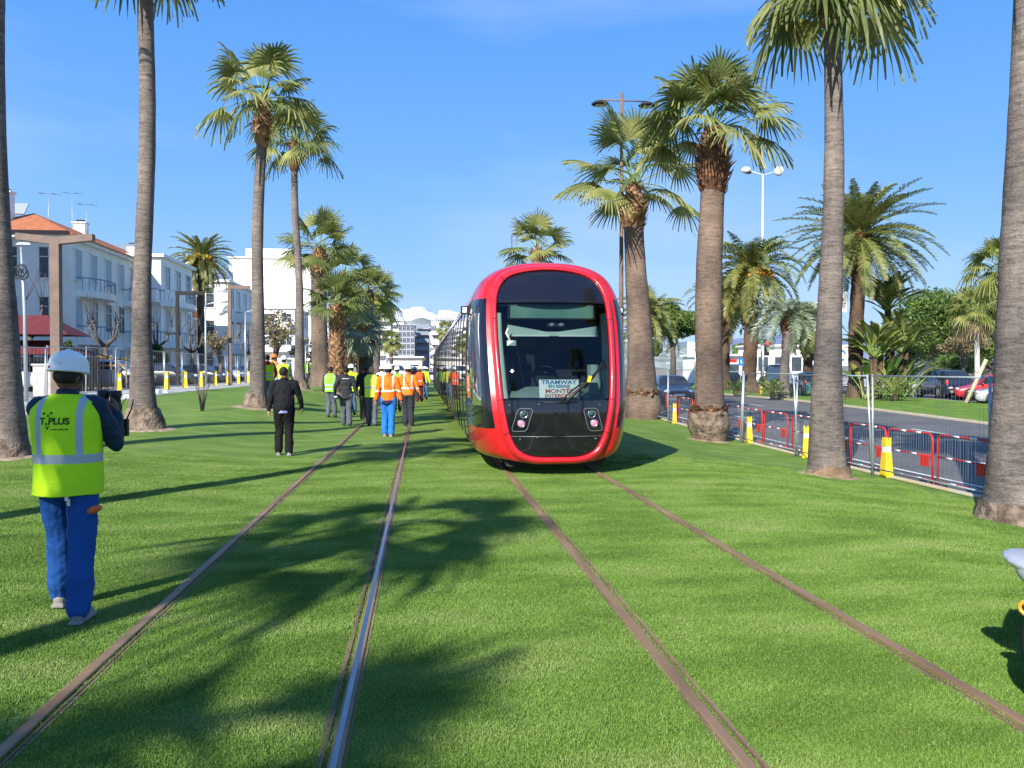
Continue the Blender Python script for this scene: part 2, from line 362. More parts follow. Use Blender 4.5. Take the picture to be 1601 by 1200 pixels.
rail(RAILX[3], -1, 'brown rail running under the right side of the red tram', M_['rustr'])
# ---------------- palms ----------------
def prof_at(tab, t):
    for (a, ra), (b, rb) in zip(tab, tab[1:]):
        if t <= b: return ra + (rb - ra) * (t - a) / max(1e-6, b - a)
    return tab[-1][1]
def trunk_mesh(h, tab, lean, m, seed, n=22, step=.16, rough=.02):
    """tab: (height m, radius m)"""
    random.seed(seed); b = MB(); rows = []; k = int(h / step); ph = rr(0, 99)
    for i in range(k + 1):
        z = h * i / k; t = z / h; r = prof_at(tab, z); cx = lean[0] * (t ** 1.3) + .05 * math.sin(z * .7 + ph); cy = lean[1] * t
        rj = 1 + rr(-rough, rough) * .6
        row = []
        for j in range(n):
            a = 2 * math.pi * j / n; q = r * rj * (1 + rough * 1.6 * noise.noise((math.cos(a) * 2, math.sin(a) * 2, z * 1.5 + ph)))
            row.append((cx + q * math.cos(a), cy + q * math.sin(a), z - .15 if i == 0 else z))
        rows.append(row)
    b.grid(rows, m, True, True); b.add(rows[-1], [tuple(range(n))], m)
    return b, (rows[-1][0][0] - prof_at(tab, h), lean[1], h)
def boots_mesh(b, c, r0, r1, r2, h, m, n=110, size=.12, seed=1):
    random.seed(seed); cx, cy, cz = c
    b.lathe((cx, cy, cz), [(r0 * .9, 0), (r1 * .9, h * .35), (r1 * .92, h * .6), (r2 * .9, h), (r2 * .4, h * 1.05)], m, 16)
    for i in range(n):
        t = (i + .5) / n; a = i * 2.39996; z = cz + t * h
        r = prof_at([(0, r0), (.35, r1), (.6, r1), (1, r2)], t) * rr(.93, 1.04); w = size * rr(.75, 1.2)
        d = Vector((math.cos(a), math.sin(a), 0)); s = Vector((-d.y, d.x, 0)); u = Vector((0, 0, 1)); p = Vector((cx, cy, z)) + d * r
        tip = p + u * w * rr(.8, 1.5) + d * w * rr(.2, .75)
        b.add([p - s * w * .5 - d * .04, p + s * w * .5 - d * .04, p + s * w * .3 + u * w * .5 + d * .03, p - s * w * .3 + u * w * .5 + d * .03, tip - s * w * .13, tip + s * w * .13],
              [(0, 1, 2, 3), (3, 2, 5, 4), (0, 3, 4), (1, 5, 2), (0, 4, 5, 1)], m)
def fan_frond(b, o, az, el, pl, Rb, m, mp, droop=.35, nseg=24, tipd=.5):
    o = Vector(o); d = Vector((math.cos(az) * math.cos(el), math.sin(az) * math.cos(el), math.sin(el)))
    P = [o + d * pl * s + Vector((0, 0, -1)) * droop * pl * s * s * .6 * max(.15, math.cos(el)) for s in (0, .33, .66, 1)]
    b.tube(P, [.03, .022, .017, .012], mp, 4, smooth=False)
    e = P[-1]; f = (P[-1] - P[-2]).normalized(); side = f.cross(Vector((0, 0, 1)))
    if side.length < .1: side = Vector((-math.sin(az), math.cos(az), 0))
    side.normalize(); up = side.cross(f).normalized()
    roll = rr(-.5, .5); side, up = side * math.cos(roll) + up * math.sin(roll), up * math.cos(roll) - side * math.sin(roll)
    tot = R(rr(205, 250)); da = tot / nseg
    for i in range(nseg):
        a = -tot / 2 + (i + .5) * da; L = Rb * (.72 + .28 * math.cos(a * .5)) * rr(.9, 1.05)
        q = f * math.cos(a) + side * math.sin(a) - up * (.22 * abs(math.sin(a)) + .05); q.normalize()
        t = q.cross(up).normalized(); g = Vector((0, 0, -1)); zig = up * .02
        hang = tipd * rr(.6, 1.3)
        def pt(r, w, k): return e + q * L * r + g * hang * L * max(0, r - .4) ** 2 * 1.1 + t * w * k + (zig * k * r * (1 if i % 2 else -1))
        w0 = .012; w1 = math.tan(da / 2) * L * .52 * 1.02; w2 = w1 * .55; vs = []
        for r, w in ((.01, w0), (.52, w1), (.8, w2), (1.0, .006)): vs += [pt(r, w, -1), pt(r, w, 1)]
        # split tips that hang
        b.add(vs, [(0, 1, 3, 2), (2, 3, 5, 4), (4, 5, 7, 6)], m)
def fan_crown(c, n, pl, Rb, mats, seed, el0=82, el1=-55, hang=.6, spread=1.0, mp=None, nseg=24, dead=0):
    random.seed(seed); b = MB()
    for i in range(n):
        t = (i + .5) / n; el = R(el0 + (el1 - el0) * t ** .85 + rr(-8, 8)); az = i * 2.39996 + rr(-.3, .3)
        m = mats[0] if random.random() < .62 else mats[1 % len(mats)]
        if t > .8 and len(mats) > 2: m = mats[2]
        fan_frond(b, c, az, el, pl * rr(.8, 1.1), Rb * rr(.85, 1.1), m, mp or M_['pet'], droop=.15 + .5 * t, tipd=hang * (.5 + t), nseg=nseg)
    return b
def pin_frond(b, o, az, el, L, m, mp, curve=1.2, M=26, ll=.5, vee=.35, lw=.035, twist=0):
    o = Vector(o); h = Vector((math.cos(az), math.sin(az), 0)); S = 10; pts = [o]; e = el
    for i in range(S):
        k = (i + .5) / S; e2 = e - curve * k ** 1.2; pts.append(pts[-1] + (h * math.cos(e2) + Vector((0, 0, 1)) * math.sin(e2)) * L / S)
    b.tube(pts, [.035 * (1 - .85 * i / S) for i in range(S + 1)], mp, 3, smooth=False, cap=False)
    side0 = Vector((-h.y, h.x, 0))
    for i in range(M):
        s = .12 + .88 * (i + .5) / M; x = s * S; k = min(S - 1, int(x)); fr = x - k; p = pts[k].lerp(pts[k + 1], fr); f = (pts[k + 1] - pts[k]).normalized()
        up = side0.cross(f).normalized() * (1 if True else -1)
        if up.z < 0 and abs(e) < 1.2: up = -up
        l = ll * (math.sin(math.pi * min(1, .12 + s * .85)) ** .6) * rr(.85, 1.1)
        for sg in (-1, 1):
            q = (side0 * sg * rr(.65, .95) + f * rr(.45, .75) + up * (vee + rr(-.2, .35))).normalized(); tp = p + q * l + Vector((0, 0, -1)) * l * .25; md = p + q * l * .5; w = f * lw
            b.add([p - w * .6, p + w * .6, md + w, tp, md - w], [(0, 1, 2, 4), (4, 2, 3)], m)
def pin_crown(c, n, L, mats, seed, el0=85, el1=-35, curve=1.3, M=26, ll=.5, lw=.035, old=None, vee=.35):
    random.seed(seed); b = MB()
    for i in range(n):
        t = (i + .5) / n; el = R(el0 + (el1 - el0) * t + rr(-6, 6)); az = i * 2.39996 + rr(-.25, .25)
        m = mats[0] if random.random() < .6 else mats[-1]
        if old and t > .78: m = old
        pin_frond(b, c, az, el, L * rr(.85, 1.08) * (.75 + .25 * min(1, t * 3)), m, M_['pet'], curve * rr(.7, 1.2), M, ll, vee, lw)
    return b
def flare_mesh(tab, m, seed, n=26):
    random.seed(seed); b = MB(); rows = []; ph = rr(0, 50)
    zs = np.linspace(tab[0][0], tab[-1][0], 14)
    for z in zs:
        r = prof_at(tab, z); row = []
        for j in range(n):
            a = 2 * math.pi * j / n; q = r * (1 + .09 * noise.noise((math.cos(a) * 3, math.sin(a) * 3, z * 5 + ph)) + rr(-.012, .012)); row.append((q * math.cos(a), q * math.sin(a), z))
        rows.append(row)
    b.grid(rows, m, True, True); return b
def fan_palm(label, px, zc, h, tab, lean, bark, crown, seed, flare=None, boots=None, group='palms lining the tram tracks', bm=None, xy=None, base=None):
    x, y = xy or pos(px, zc); z0 = gz(x, y) if base is None else base
    t = thing('palm_tree', label, 'palm tree', (x, y, z0), 0, group)
    b, top = trunk_mesh(h, tab, lean, bark, seed); b.build('trunk', parent=t)
    if flare: flare_mesh(flare[0], flare[1], seed).build('root_flare', parent=t)
    c = (top[0], top[1], h)
    if boots:
        bb = MB(); boots_mesh(bb, (c[0], c[1], h - boots[3] * .15), *boots[:4], bm or M_['boot'], boots[4], boots[5], seed); bb.build('leaf_bases', parent=t); c = (c[0], c[1], h + boots[3] * .82)
    crown(c, seed).build('crown', parent=t)
    return t
FM = (M_['fan'], M_['fand'])
def cr(n=34, pl=1.0, Rb=1.0, mats=FM, **k): return lambda c, s: fan_crown(c, n, pl, Rb, mats, s, **k)
robt = [(0, .36), (.25, .29), (.8, .24), (2, .215), (5, .195), (9, .17), (16, .155)]
# left row
fan_palm('dark trunk of a tall palm cut off by the left edge of the view', 4, 14.5, 10.2, [(0, .42), (.3, .34), (1, .27), (3, .22), (12, .18)], (-.16, 0), M_['bark'], cr(26, el1=-40), 11, (((-.1, .50), (.15, .42), (.35, .345)), M_['flare']), (.2, .3, .22, 1.3, 90, .14), base=.14)
fan_palm('tall grey palm with a cracked brown flare, just right of the lettered vest worker', 224, 19.6, 10.6, [(0, .46), (.25, .36), (.7, .29), (2, .225), (4, .19), (12, .165)], (.14, 0), M_['bark'], cr(26, el1=-40), 12, (((-.12, .56), (.1, .48), (.5, .335)), M_['flare']), (.19, .28, .2, 1.3, 90, .14))
fan_palm('slender grey palm with a rough leaf-base collar, behind the man dressed in black', 400, 27.8, 8.7, [(0, .40), (.25, .33), (.8, .26), (2, .22), (4, .19), (12, .15)], (.22, 0), M_['bark'], cr(22, 1.25, .95, hang=.8, el1=-8), 13, (((-.1, .47), (.1, .42), (.5, .30)), M_['flare']), (.18, .29, .2, 1.6, 110, .13))
fan_palm('thinnest and tallest grey palm of the left row, its crown right of the collar palm', 470, 43.6, 11.3, [(0, .42), (.4, .33), (1, .26), (3, .2), (12, .16)], (-.25, 0), M_['bark'], cr(24, 1.55, 1.1, hang=.9, el1=-10), 14, (((-.1, .5), (.1, .44), (.5, .32)), M_['flare']), (.17, .3, .2, 1.6, 110, .14), bm=M_['bootd'])
fan_palm('stout palm with a swollen brown collar and wide green crown, left row', 500, 53, 6.85, [(0, .72), (.6, .66), (1.4, .55), (3, .5), (5, .46), (8, .42)], (.05, 0), M_['barkb'], cr(24, 1.8, 1.25, hang=.35, el1=0), 15, None, (.42, .60, .3, 1.9, 130, .24))
fan_palm('pale-stemmed fan palm right behind the stout collared palm', 531, 62, 7.2, [(0, .4), (2, .32), (8, .26)], (.3, 0), M_['barkb'], cr(22, 1.6, 1.3, hang=.4, el1=-25), 16, None, (.26, .35, .22, .9, 60, .2))
fan_palm('short dark green fan palm with shaggy brown trunk behind the green vest', 527, 45, 3.9, [(0, .36), (1, .34), (4, .3)], (.05, 0), M_['bark'], cr(22, 1.2, 1.0, (M_['fand'], M_['fan']), hang=.35, el1=5), 17, None, (.36, .42, .28, 1.0, 60, .2))
for k in range(1):   # brown shaggy boots along the whole trunk
    x, y = pos(527, 45); 
    t = [o for o in bpy.data.objects if o.name.startswith('palm_tree') and o.get('label', '').startswith('short dark green')][0]
    bb = MB(); boots_mesh(bb, (0, 0, 0), .38, .42, .38, 3.9, M_['boot'], 190, .22, 4); bb.build('leaf_bases', parent=t)
fan_palm('fan palm with bright yellow-green crown, right of the dark short palm', 577, 66, 6.4, [(0, .4), (2, .3), (8, .26)], (0, 0), M_['barkb'], cr(24, 1.5, 1.3, (M_['fany'], M_['fan']), hang=.5, el1=-35), 18, None, (.28, .4, .26, 1.2, 60, .22))
fan_palm('rightmost drooping fan palm of the left clump, against the snowy mountains', 590, 80, 7.6, [(0, .4), (2, .3), (8, .25)], (0, 0), M_['bark'], cr(34, 1.5, 1.35, (M_['fan'], M_['fand'], M_['fany']), hang=.9), 19, None, (.26, .36, .24, 1.0, 60, .22))
fan_palm('silver-leaved fan palm low in the left clump', 568, 58, 3.6, [(0, .42), (2, .4), (4, .34)], (0, 0), M_['barkd'], cr(44, 1.0, .95, (M_['silver'], M_['silver']), hang=.5, el1=-75), 20, None, (.4, .46, .3, .9, 60, .2))
fan_palm('second silver-leaved palm, half hidden behind the stout collared palm', 545, 70, 4.2, [(0, .42), (2, .4), (4.5, .34)], (0, 0), M_['barkd'], cr(44, 1.1, 1.05, (M_['silver'], M_['silver']), hang=.5, el1=-75), 21, None, (.4, .46, .3, .9, 60, .2))
fan_palm('small distant palm standing before the grey-blue apartment tower', 611, 118, 5.4, [(0, .3), (5, .24)], (.1, 0), M_['barkb'], cr(32, 1.0, 1.0, (M_['fany'], M_['fan']), hang=.6), 22, group='distant palms')
fan_palm('small distant palm above the far end of the tram roof', 697, 150, 8.6, [(0, .3), (9, .24)], (.1, 0), M_['barkb'], cr(28, 1.2, 1.2, hang=.6, nseg=18), 23, group='distant palms')
# palms of the same row behind the photographer: they cast the long shadows on the lawn
for i, (xx, yy, hh) in enumerate(((-6.9, 5.8, 8.2), (-7.5, -3.3, 8.0), (-8.3, -8.9, 7.8), (-12.5, -5.2, 7.8))):
    fan_palm('tall grey palm of the left row, behind the camera, ' + ORD[i] + ' one back', 0, 0, hh, robt, (.1, 0), M_['bark'], cr(17, 1.05, .9, hang=.8, el1=-20), 30 + i, None, (.18, .28, .2, 1.2, 60, .14), xy=(xx, yy))
# right row
fan_palm('stout palm right behind the tram, brown leaf-base collar and fan crown in full view', 1002, 32.4, 7.4, [(0, .66), (.3, .78), (.75, .74), (1.0, .66), (1.1, .60), (2.4, .50), (4, .45), (6.5, .38), (8, .36)], (-.25, 0), M_['barkb'], cr(22, 2.0, 1.3, hang=.5, el1=2, nseg=30), 41, None, (.38, .50, .20, 1.75, 130, .2))
fan_palm('thick palm with a swollen sawn base between the tram and the globe lamp', 1108, 23.8, 7.15, [(0, .40), (.2, .5), (.45, .545), (.75, .52), (.86, .46), (.95, .395), (2.2, .37), (4, .365), (7, .33)], (.08, 0), M_['barkb'], cr(24, 1.45, 1.05, hang=.8, el1=12, nseg=30), 143, (((-.1, .40), (.1, .45), (.3, .54), (.5, .575), (.75, .55), (.88, .49), (.9, .40)), M_['flare']), (.36, .48, .2, 1.75, 150, .17), bm=M_['bootd'])
fan_palm('tall grey palm standing by the roadside fence, third from the tram', 1297, 16.0, 8.6, [(0, .38), (.2, .36), (.5, .335), (1.2, .30), (2.2, .25), (3.5, .215), (5, .19), (7, .165), (9, .15)], (.02, 0), M_['bark'], cr(24, 1.1, 1.0, hang=.8, el1=-35), 43, (((-.15, .44), (.05, .40), (.22, .37)), M_['seal']), (.18, .28, .2, 1.2, 90, .14))
fan_palm('nearest big grey trunk at the right edge, in front of the barriers', 1603, 11.3, 8.8, [(0, .62), (.15, .56), (.35, .50), (.9, .43), (1.6, .36), (3, .31), (5, .27), (9, .23)], (.05, 0), M_['bark'], cr(24, 1.1, 1.1, hang=.9, el1=-35), 44, (((-.15, .66), (.08, .60), (.3, .53)), M_['flare']), (.24, .35, .25, 1.2, 90, .14))
fan_palm('fan palm whose crown shows above the roof of the red tram', 838, 49, 7.9, [(0, .4), (2, .34), (8, .28)], (0, 0), M_['barkb'], cr(20, 1.5, 1.1, hang=.4, el1=-15), 45, None, (.3, .4, .25, .7, 60, .2))
fan_palm('far roadside palm half hidden between the tram and the stout palm', 1010, 78, 6.5, [(0, .4), (2, .34), (8, .28)], (0, 0), M_['barkb'], cr(28, 1.3, 1.2, hang=.4), 46, None, (.3, .4, .25, .7, 60, .2))
for i, (xx, yy) in enumerate(((8.2, 3.0), (8.0, -5.5))):
    fan_palm('grey palm of the right row, behind the camera, ' + ORD[i] + ' one back', 0, 0, 9, robt, (.1, 0), M_['bark'], cr(22, 1.1, 1.0, hang=.9, el1=-35), 48 + i, None, (.18, .28, .2, 1.2, 60, .14), xy=(xx, yy))
for key, z_, r_ in (('stout palm right behind', .92, .66), ('thick palm with a swollen', .80, .47)):     # ragged sawn leaf stubs around the swollen feet
    t = [o for o in bpy.data.objects if o.get('label', '').startswith(key)][0]; bb = MB(); random.seed(77)
    for i in range(70):
        a = i * 2.39996; d = Vector((math.cos(a), math.sin(a), 0)); s_ = Vector((-d.y, d.x, 0)); p = d * r_ * rr(.95, 1.1) + Vector((0, 0, z_ + rr(-.1, .12))); w_ = rr(.05, .1); u = Vector((0, 0, rr(.04, .13)))
        bb.add([p - s_ * w_, p + s_ * w_, p + u + s_ * w_ * .6 + d * .07, p + u - s_ * w_ * .6 + d * .07, p - u * .8 + d * .02], [(0, 1, 2, 3), (0, 4, 1)], M_['bootd'])
    bb.build('leaf_stubs', parent=t)
# date palms
def date_palm(label, px, zc, h, r, crown, seed, fruit=None, base=None, bark=None, group='palms on the grass strip across the road'):
    x, y = pos(px, zc); z0 = gz(x, y) if base is None else base
    t = thing('date_palm', label, 'palm tree', (x, y, z0), 0, group)
    b, top = trunk_mesh(h, [(0, r * 1.5), (.4, r * 1.2), (1, r), (h * .8, r * .95), (h, r * 1.15)], (.1, 0), bark or M_['barkd'], seed, 20, .12, .07); b.build('trunk', parent=t)
    bb = MB(); boots_mesh(bb, (top[0], 0, h - .5), r * 1.0, r * 1.5, r * .9, 1.1, M_['bootd'], 90, .2, seed); bb.build('leaf_bases', parent=t)
    c = (top[0], 0, h + .45); crown(c, seed).build('crown', parent=t)
    if fruit:
        random.seed(seed); fb = MB()
        for i in range(fruit):
            a = i * 2.4 + rr(-.3, .3); d = Vector((math.cos(a), math.sin(a), 0)); L = rr(.8, 1.4); e = Vector(c) + d * L + Vector((0, 0, rr(-.7, .3)))
            fb.tube([c, Vector(c) + d * L * .6 + Vector((0, 0, .5)), e], [.05, .04, .03], M_['fruity'], 5)
            for k in range(14): fb.ell(e + Vector((rr(-.28, .28), rr(-.28, .28), rr(-.4, .1))), (rr(.08, .16),) * 3, M_['fruit'] if random.random() < .7 else M_['fruity'], 6, 4)
        fb.build('fruit_bunch', parent=t)
    return t
def pc(n, L, mats, **k): return lambda c, s: pin_crown(c, n, L, mats, s, **k)
DM = (M_['date'], M_['date'])
date_palm('date palm with orange fruit bunches in front of the white balcony houses', 314, 88, 12.1, .36, pc(84, 4.0, (M_['date'], M_['fan']), M=36, ll=.5, lw=.05, curve=1.15, el1=-62), 51, 7, group='palms by the houses')
date_palm('biggest date palm across the road, dark trunk and broad feathery crown', 1338, 50, 9.0, .42, pc(105, 4.9, (M_['date'], M_['date'], M_['fan']), M=50, ll=.6, lw=.036, curve=.95, el1=-42), 52, bark=M_['barkd'])
date_palm('date palm with yellow fruit stalks and orange bunches, right of the sawn-base palm', 1172, 60, 8.2, .5, pc(84, 4.4, (M_['date'], M_['fan']), M=42, ll=.6, lw=.042, curve=1.5, old=M_['datey'], el1=-45), 53, 9)
date_palm('yellowing date palm half hidden by the sawn-base palm', 1133, 68, 7.0, .42, pc(60, 4.0, (M_['datey'], M_['date']), M=24, ll=.55, lw=.055, curve=1.5, old=M_['datey'], el1=-50), 54)
date_palm('drooping date palm visible between the stout palm and the dark blue car', 1012, 66, 5.3, .38, pc(46, 3.8, DM, M=24, ll=.55, lw=.055, curve=1.7, el1=-35), 55)
date_palm('dark leafy date palm behind the silver feather palm', 1262, 70, 4.9, .4, pc(50, 3.4, (M_['date'], M_['fand']), M=24, ll=.55, lw=.06, curve=1.6, el1=-45), 56)
date_palm('low silver feather palm with a pale slim trunk', 1227, 50, 4.2, .26, pc(38, 2.9, (M_['silver'], M_['silver']), M=28, ll=.55, lw=.035, curve=1.9, el0=88, el1=-12, vee=.6), 57, bark=M_['bark'])
t = fan_palm('slim white-stemmed palm with a dead-leaf skirt, far right behind the blue car', 1527, 66, 6.2, [(0, .26), (.5, .2), (6, .17)], (0, 0), pm('pale_stem', (.5, .48, .44), .8), cr(38, 1.35, 1.1, (M_['fany'], M_['fan'], M_['willow']), hang=1.0, el1=-45), 58, group='palms on the grass strip across the road')
fan_palm('yellow-green weeping palm cut off by the big trunk at the right edge', 1566, 47, 7.2, [(0, .3), (.5, .24), (7, .2)], (0, 0), M_['bark'], cr(30, 1.4, 1.1, (M_['fany'], M_['fany']), hang=1.1, el1=-15), 59, group='palms on the grass strip across the road')

# bare earth worn around the trunks standing in the lawn
M_['earth'] = pm('bare_earth', (.20, .14, .09), .95, col2=(.42, .33, .22), scale=7, bump=.8, bscale=25)
for i, (o, r) in enumerate([(q, .75) for q in bpy.data.objects if q.name.startswith('palm_tree') and q.get('category') and abs(abs(q.location.x) - 7) < 1.6 and 3 < q.location.y < 46]):
    random.seed(i + 200); X0, Y0 = o.location.x, o.location.y; b = MB(); n = 28; ring_ = []
    rb_ = .75 if X0 < 0 else .62
    for k in range(5):
        rr_ = [rb_ * (k / 4) * (1 + .22 * noise.noise((math.cos(a) * 1.6, math.sin(a) * 1.6, i * 7.3))) for a in np.linspace(0, 2 * math.pi, n + 1)[:-1]]
        ring_.append([(X0 + q * math.cos(a), Y0 + q * math.sin(a), gz(X0 + q * math.cos(a), Y0 + q * math.sin(a)) + (.03 if k < 4 else -.01)) for q, a in zip(rr_, np.linspace(0, 2 * math.pi, n + 1)[:-1])])
    b.grid(ring_, M_['earth'], True, True); tag(b.build('earth'), kind='structure')
# ---------------- tram ----------------
M_['tred'] = pm('tram_red', (.50, .009, .013), .28, .05, 2, coat=.8, spec=.5)
M_['tpink'] = pm('tram_frame_red', (.58, .014, .024), .25, .05, 2, coat=.6, spec=.5)
M_['tblk'] = pm('tram_black_gloss', (.008, .008, .012), .08, .05, 2, spec=.6, coat=.5)
M_['tband'] = pm('dark_window_glass', (.012, .015, .018), .02, .05, 2, spec=.35)
M_['tglass'] = glassmat('windscreen_glass', (.50, .60, .60), .01)
M_['sglass'] = glassmat('cab_side_glass', (.35, .4, .4), .01, ior=1.25)
M_['cabd'] = pm('cab_dark_blue', (.02, .035, .06), .6, .2, 1.2)
M_['trim'] = pm('cab_pale_trim', (.48, .56, .50), .6, .05)
M_['dash'] = pm('cab_grey', (.20, .24, .23), .6, .08)
M_['dark'] = pm('underbody_dark', (.02, .02, .022), .8, .2)
M_['chrome'] = pm('chrome', (.8, .8, .82), .12, .02, metal=1)
TX, TY = 2.07, 12.83
def dens(pts, k=6):
    out = []
    P = [(-pts[1][0], pts[1][1])] + list(pts) + [(-pts[-2][0], pts[-2][1])]
    for i in range(1, len(P) - 2):
        for j in range(k):
            t = j / k; q = []
            for a in (0, 1):
                p0, p1, p2, p3 = P[i - 1][a], P[i][a], P[i + 1][a], P[i + 2][a]
                q.append(.5 * (2 * p1 + (p2 - p0) * t + (2 * p0 - 5 * p1 + 4 * p2 - p3) * t * t + (3 * p1 - p0 - 3 * p2 + p3) * t ** 3))
            out.append(tuple(q))
    out.append(tuple(pts[-1])); return out
INN = dens([(0, .30), (.36, .31), (.57, .40), (.68, .56), (.75, .78), (.82, 1.19), (.87, 1.85), (.885, 2.45), (.85, 2.86), (.70, 3.11), (.42, 3.22), (0, 3.26)])
OUT = dens([(0, .185), (.40, .195), (.66, .30), (.79, .50), (.86, .74), (.93, 1.17), (.975, 1.85), (.99, 2.46), (.955, 2.93), (.79, 3.22), (.46, 3.34), (0, 3.38)])
BOD = dens([(0, .22), (.72, .22), (1.12, .26), (1.24, .42), (1.29, .72), (1.32, 1.17), (1.32, 1.88), (1.30, 2.48), (1.20, 2.93), (1.00, 3.22), (.60, 3.40), (0, 3.45)])
NH = len(INN)
YB = [(.15, .14), (.4, .05), (.7, .01), (1.0, 0), (1.2, .02), (1.6, .12), (2.0, .26), (2.4, .42), (2.7, .56), (3.0, .74), (3.2, .90), (3.4, 1.10)]
def yf(x, z): return prof_at(YB, z) + .20 * (x / .95) ** 2
tram = thing('tram', 'red tram with black glass face standing on the right hand track', 'tram', (TX, TY, 0))
def ring(H, fy):
    r = [(x, fy(x, z), z) for x, z in H]; return r + [(-x, fy(x, z), z) for x, z in H[-2:0:-1]]
# nose shell: outer frame ring -> body section
Y1 = 1.75
ST = [0, .015, .04, .08, .14, .22, .32, .45, .6, .78, 1.0]
def nose_ring(s):
    bl_ = math.sqrt(max(0, 1 - (1 - s) ** 2)) ** .9
    out = []
    for (xo, zo), (xb, zb) in zip(OUT, BOD):
        x = xo + (xb - xo) * bl_; z = zo + (zb - zo) * bl_; y0 = yf(xo, zo) + .03; out.append((x, y0 + (Y1 - y0) * s, z))
    return out
rings = [nose_ring(s) for s in ST]
def region(i0, i1, j0, j1, sgn, off=0, m=None, b=None, smooth=True):
    """patch of the nose shell: stations i0..i1, half-profile j0..j1"""
    b = b or MB(); rows = []
    for i in range(i0, i1 + 1):
        row = []
        for j in range(j0, j1 + 1):
            x, y, z = rings[i][j]; row.append(((x + off) * sgn, y, z))
        rows.append(row if sgn > 0 else row[::-1])
    return b.grid(rows, m, smooth)
sh = MB()
W0, W1 = 24, 46      # window band of the half profile
for sg in (1, -1):
    region(0, len(ST) - 1, 0, W0, sg, 0, M_['tred'], sh); region(0, len(ST) - 1, W1, NH - 1, sg, 0, M_['tred'], sh); region(0, 1, W0, W1, sg, 0, M_['tred'], sh)
sh.build('nose_shell', parent=tram)
for sg in (-1, 1):
    c = MB(); region(1, len(ST) - 1, 25, 27 + 2, sg, 0, M_['tblk'], c); region(1, len(ST) - 1, W1 - 3, W1, sg, 0, M_['tblk'], c); region(1, len(ST) - 1, W0, 25, sg, 0, M_['tblk'], c)
    region(9, len(ST) - 1, 29, W1 - 3, sg, 0, M_['tblk'], c); region(1, 4, 29, W1 - 3, sg, 0, M_['tblk'], c)
    o = c.build('cab_side_frame', parent=tram)
    g = MB(); region(4, 9, 29, W1 - 3, sg, 0, M_['sglass'], g); g.build('cab_side_window', parent=tram)
# red face frame, rounded bead between inner and outer outline
fr = MB(); rows = []
for k in range(7):
    t = k / 6; row = []
    for (xi, zi), (xo, zo) in zip(INN, OUT):
        x = xi + (xo - xi) * t; z = zi + (zo - zi) * t; bulge = .055 * math.sin(math.pi * (t * .93 + .03)) ** .7
        row.append((x, yf(x, z) - bulge + (.03 if k == 6 else 0) + (.05 if k == 0 else 0), z))
    rows.append(row + [(-x, y, z) for x, y, z in row[-2:0:-1]])
fr.grid(rows, M_['tpink'], True, True); fr.build('face_frame', parent=tram)
# seams of the frame
for z, w in ((.66, .0), (1.19, 0), (2.47, 0), (3.18, 0)):
    for sg in (-1, 1):
        jj = min(range(NH), key=lambda j: abs(OUT[j][1] - z)); (xi, zi), (xo, zo) = INN[jj], OUT[jj]
        pts_ = [(sg * (xi + (xo - xi) * t), yf(xi + (xo - xi) * t, zi) - .055 * math.sin(math.pi * (t * .93 + .03)) ** .7 - .002, zi + (zo - zi) * t) for t in (.05, .3, .5, .7, .95)]
        se = MB(); se.tube(pts_, .005, M_['tblk'], 4); se.build('frame_joint', parent=tram)
def halfw(z):
    for (x0, z0), (x1, z1) in zip(INN, INN[1:]):
        if z0 <= z <= z1 and z1 > z0: return x0 + (x1 - x0) * (z - z0) / (z1 - z0)
    return 0
def face_panel(name, z0, z1, m, off=0, nz=14, nx=20, thick=0):
    b = MB(); rows = []
    for i in range(nz + 1):
        z = z0 + (z1 - z0) * i / nz; w = halfw(z) + .012
        rows.append([(w * (2 * k / nx - 1), yf(w * (2 * k / nx - 1), z) + off, z) for k in range(nx + 1)])
    b.grid(rows, m); return b.build(name, parent=tram)
face_panel('backing_panel', .31, 1.215, M_['tblk'], .05); face_panel('backing_panel', 2.66, 3.25, M_['tblk'], .06)
face_panel('chin_panel', .305, .615, M_['tblk'], .012); face_panel('lower_panel', .625, 1.165, M_['tblk'], .008)
face_panel('windscreen', 1.185, 2.70, M_['tglass'], .01, 24, 24); face_panel('top_panel', 2.712, 3.255, M_['tblk'], .006, 20, 24)
# cab interior
for sg in (-1, 1):       # pale pillars
    b = MB()
    rows = []
    for i in range(13):
        z = 1.2 + 1.35 * i / 12; w = halfw(z); rows.append([(sg * (w - .005), yf(w, z) + .03, z), (sg * (w - .06), yf(w - .06, z) + .03, z), (sg * (w - .085), yf(w - .06, z) + .16, z)])
    b.grid(rows, M_['trim']); b.build('cab_pillar', parent=tram)
b = MB(); b.box((0, 2.35, 1.75), (2.3, .06, 2.3), M_['cabd']); b.box((0, 1.4, .9), (1.4, 1.8, .05), M_['cabd']); b.box((0, 1.75, 2.86), (1.9, 1.2, .05), M_['cabd'])
b.box((-.45, 2.30, 1.8), (.5, .04, 1.2), M_['dark']); b.box((.35, 2.30, 1.7), (.6, .04, 1.4), M_['dark'])
b.build('cab_interior', parent=tram)
b = MB(); rows = []
for i, (y, z) in enumerate(((.12, 1.17), (.18, 1.30), (.30, 1.38), (.55, 1.36), (.8, 1.30), (.85, .95))):
    rows.append([(x, y + .15 * abs(x / .78) ** 2, z - (.07 if abs(x) > .5 else 0)) for x in (-.77, -.6, -.45, -.2, 0, .2, .45, .6, .77)])
b.grid(rows, M_['dash']); b.box((.56, .45, 1.34), (.3, .35, .2), M_['dash'], taper=.75); b.box((.7, .75, 1.45), (.16, .3, .55), M_['trim'])
b.build('dashboard', parent=tram)
b = MB(); rows = []
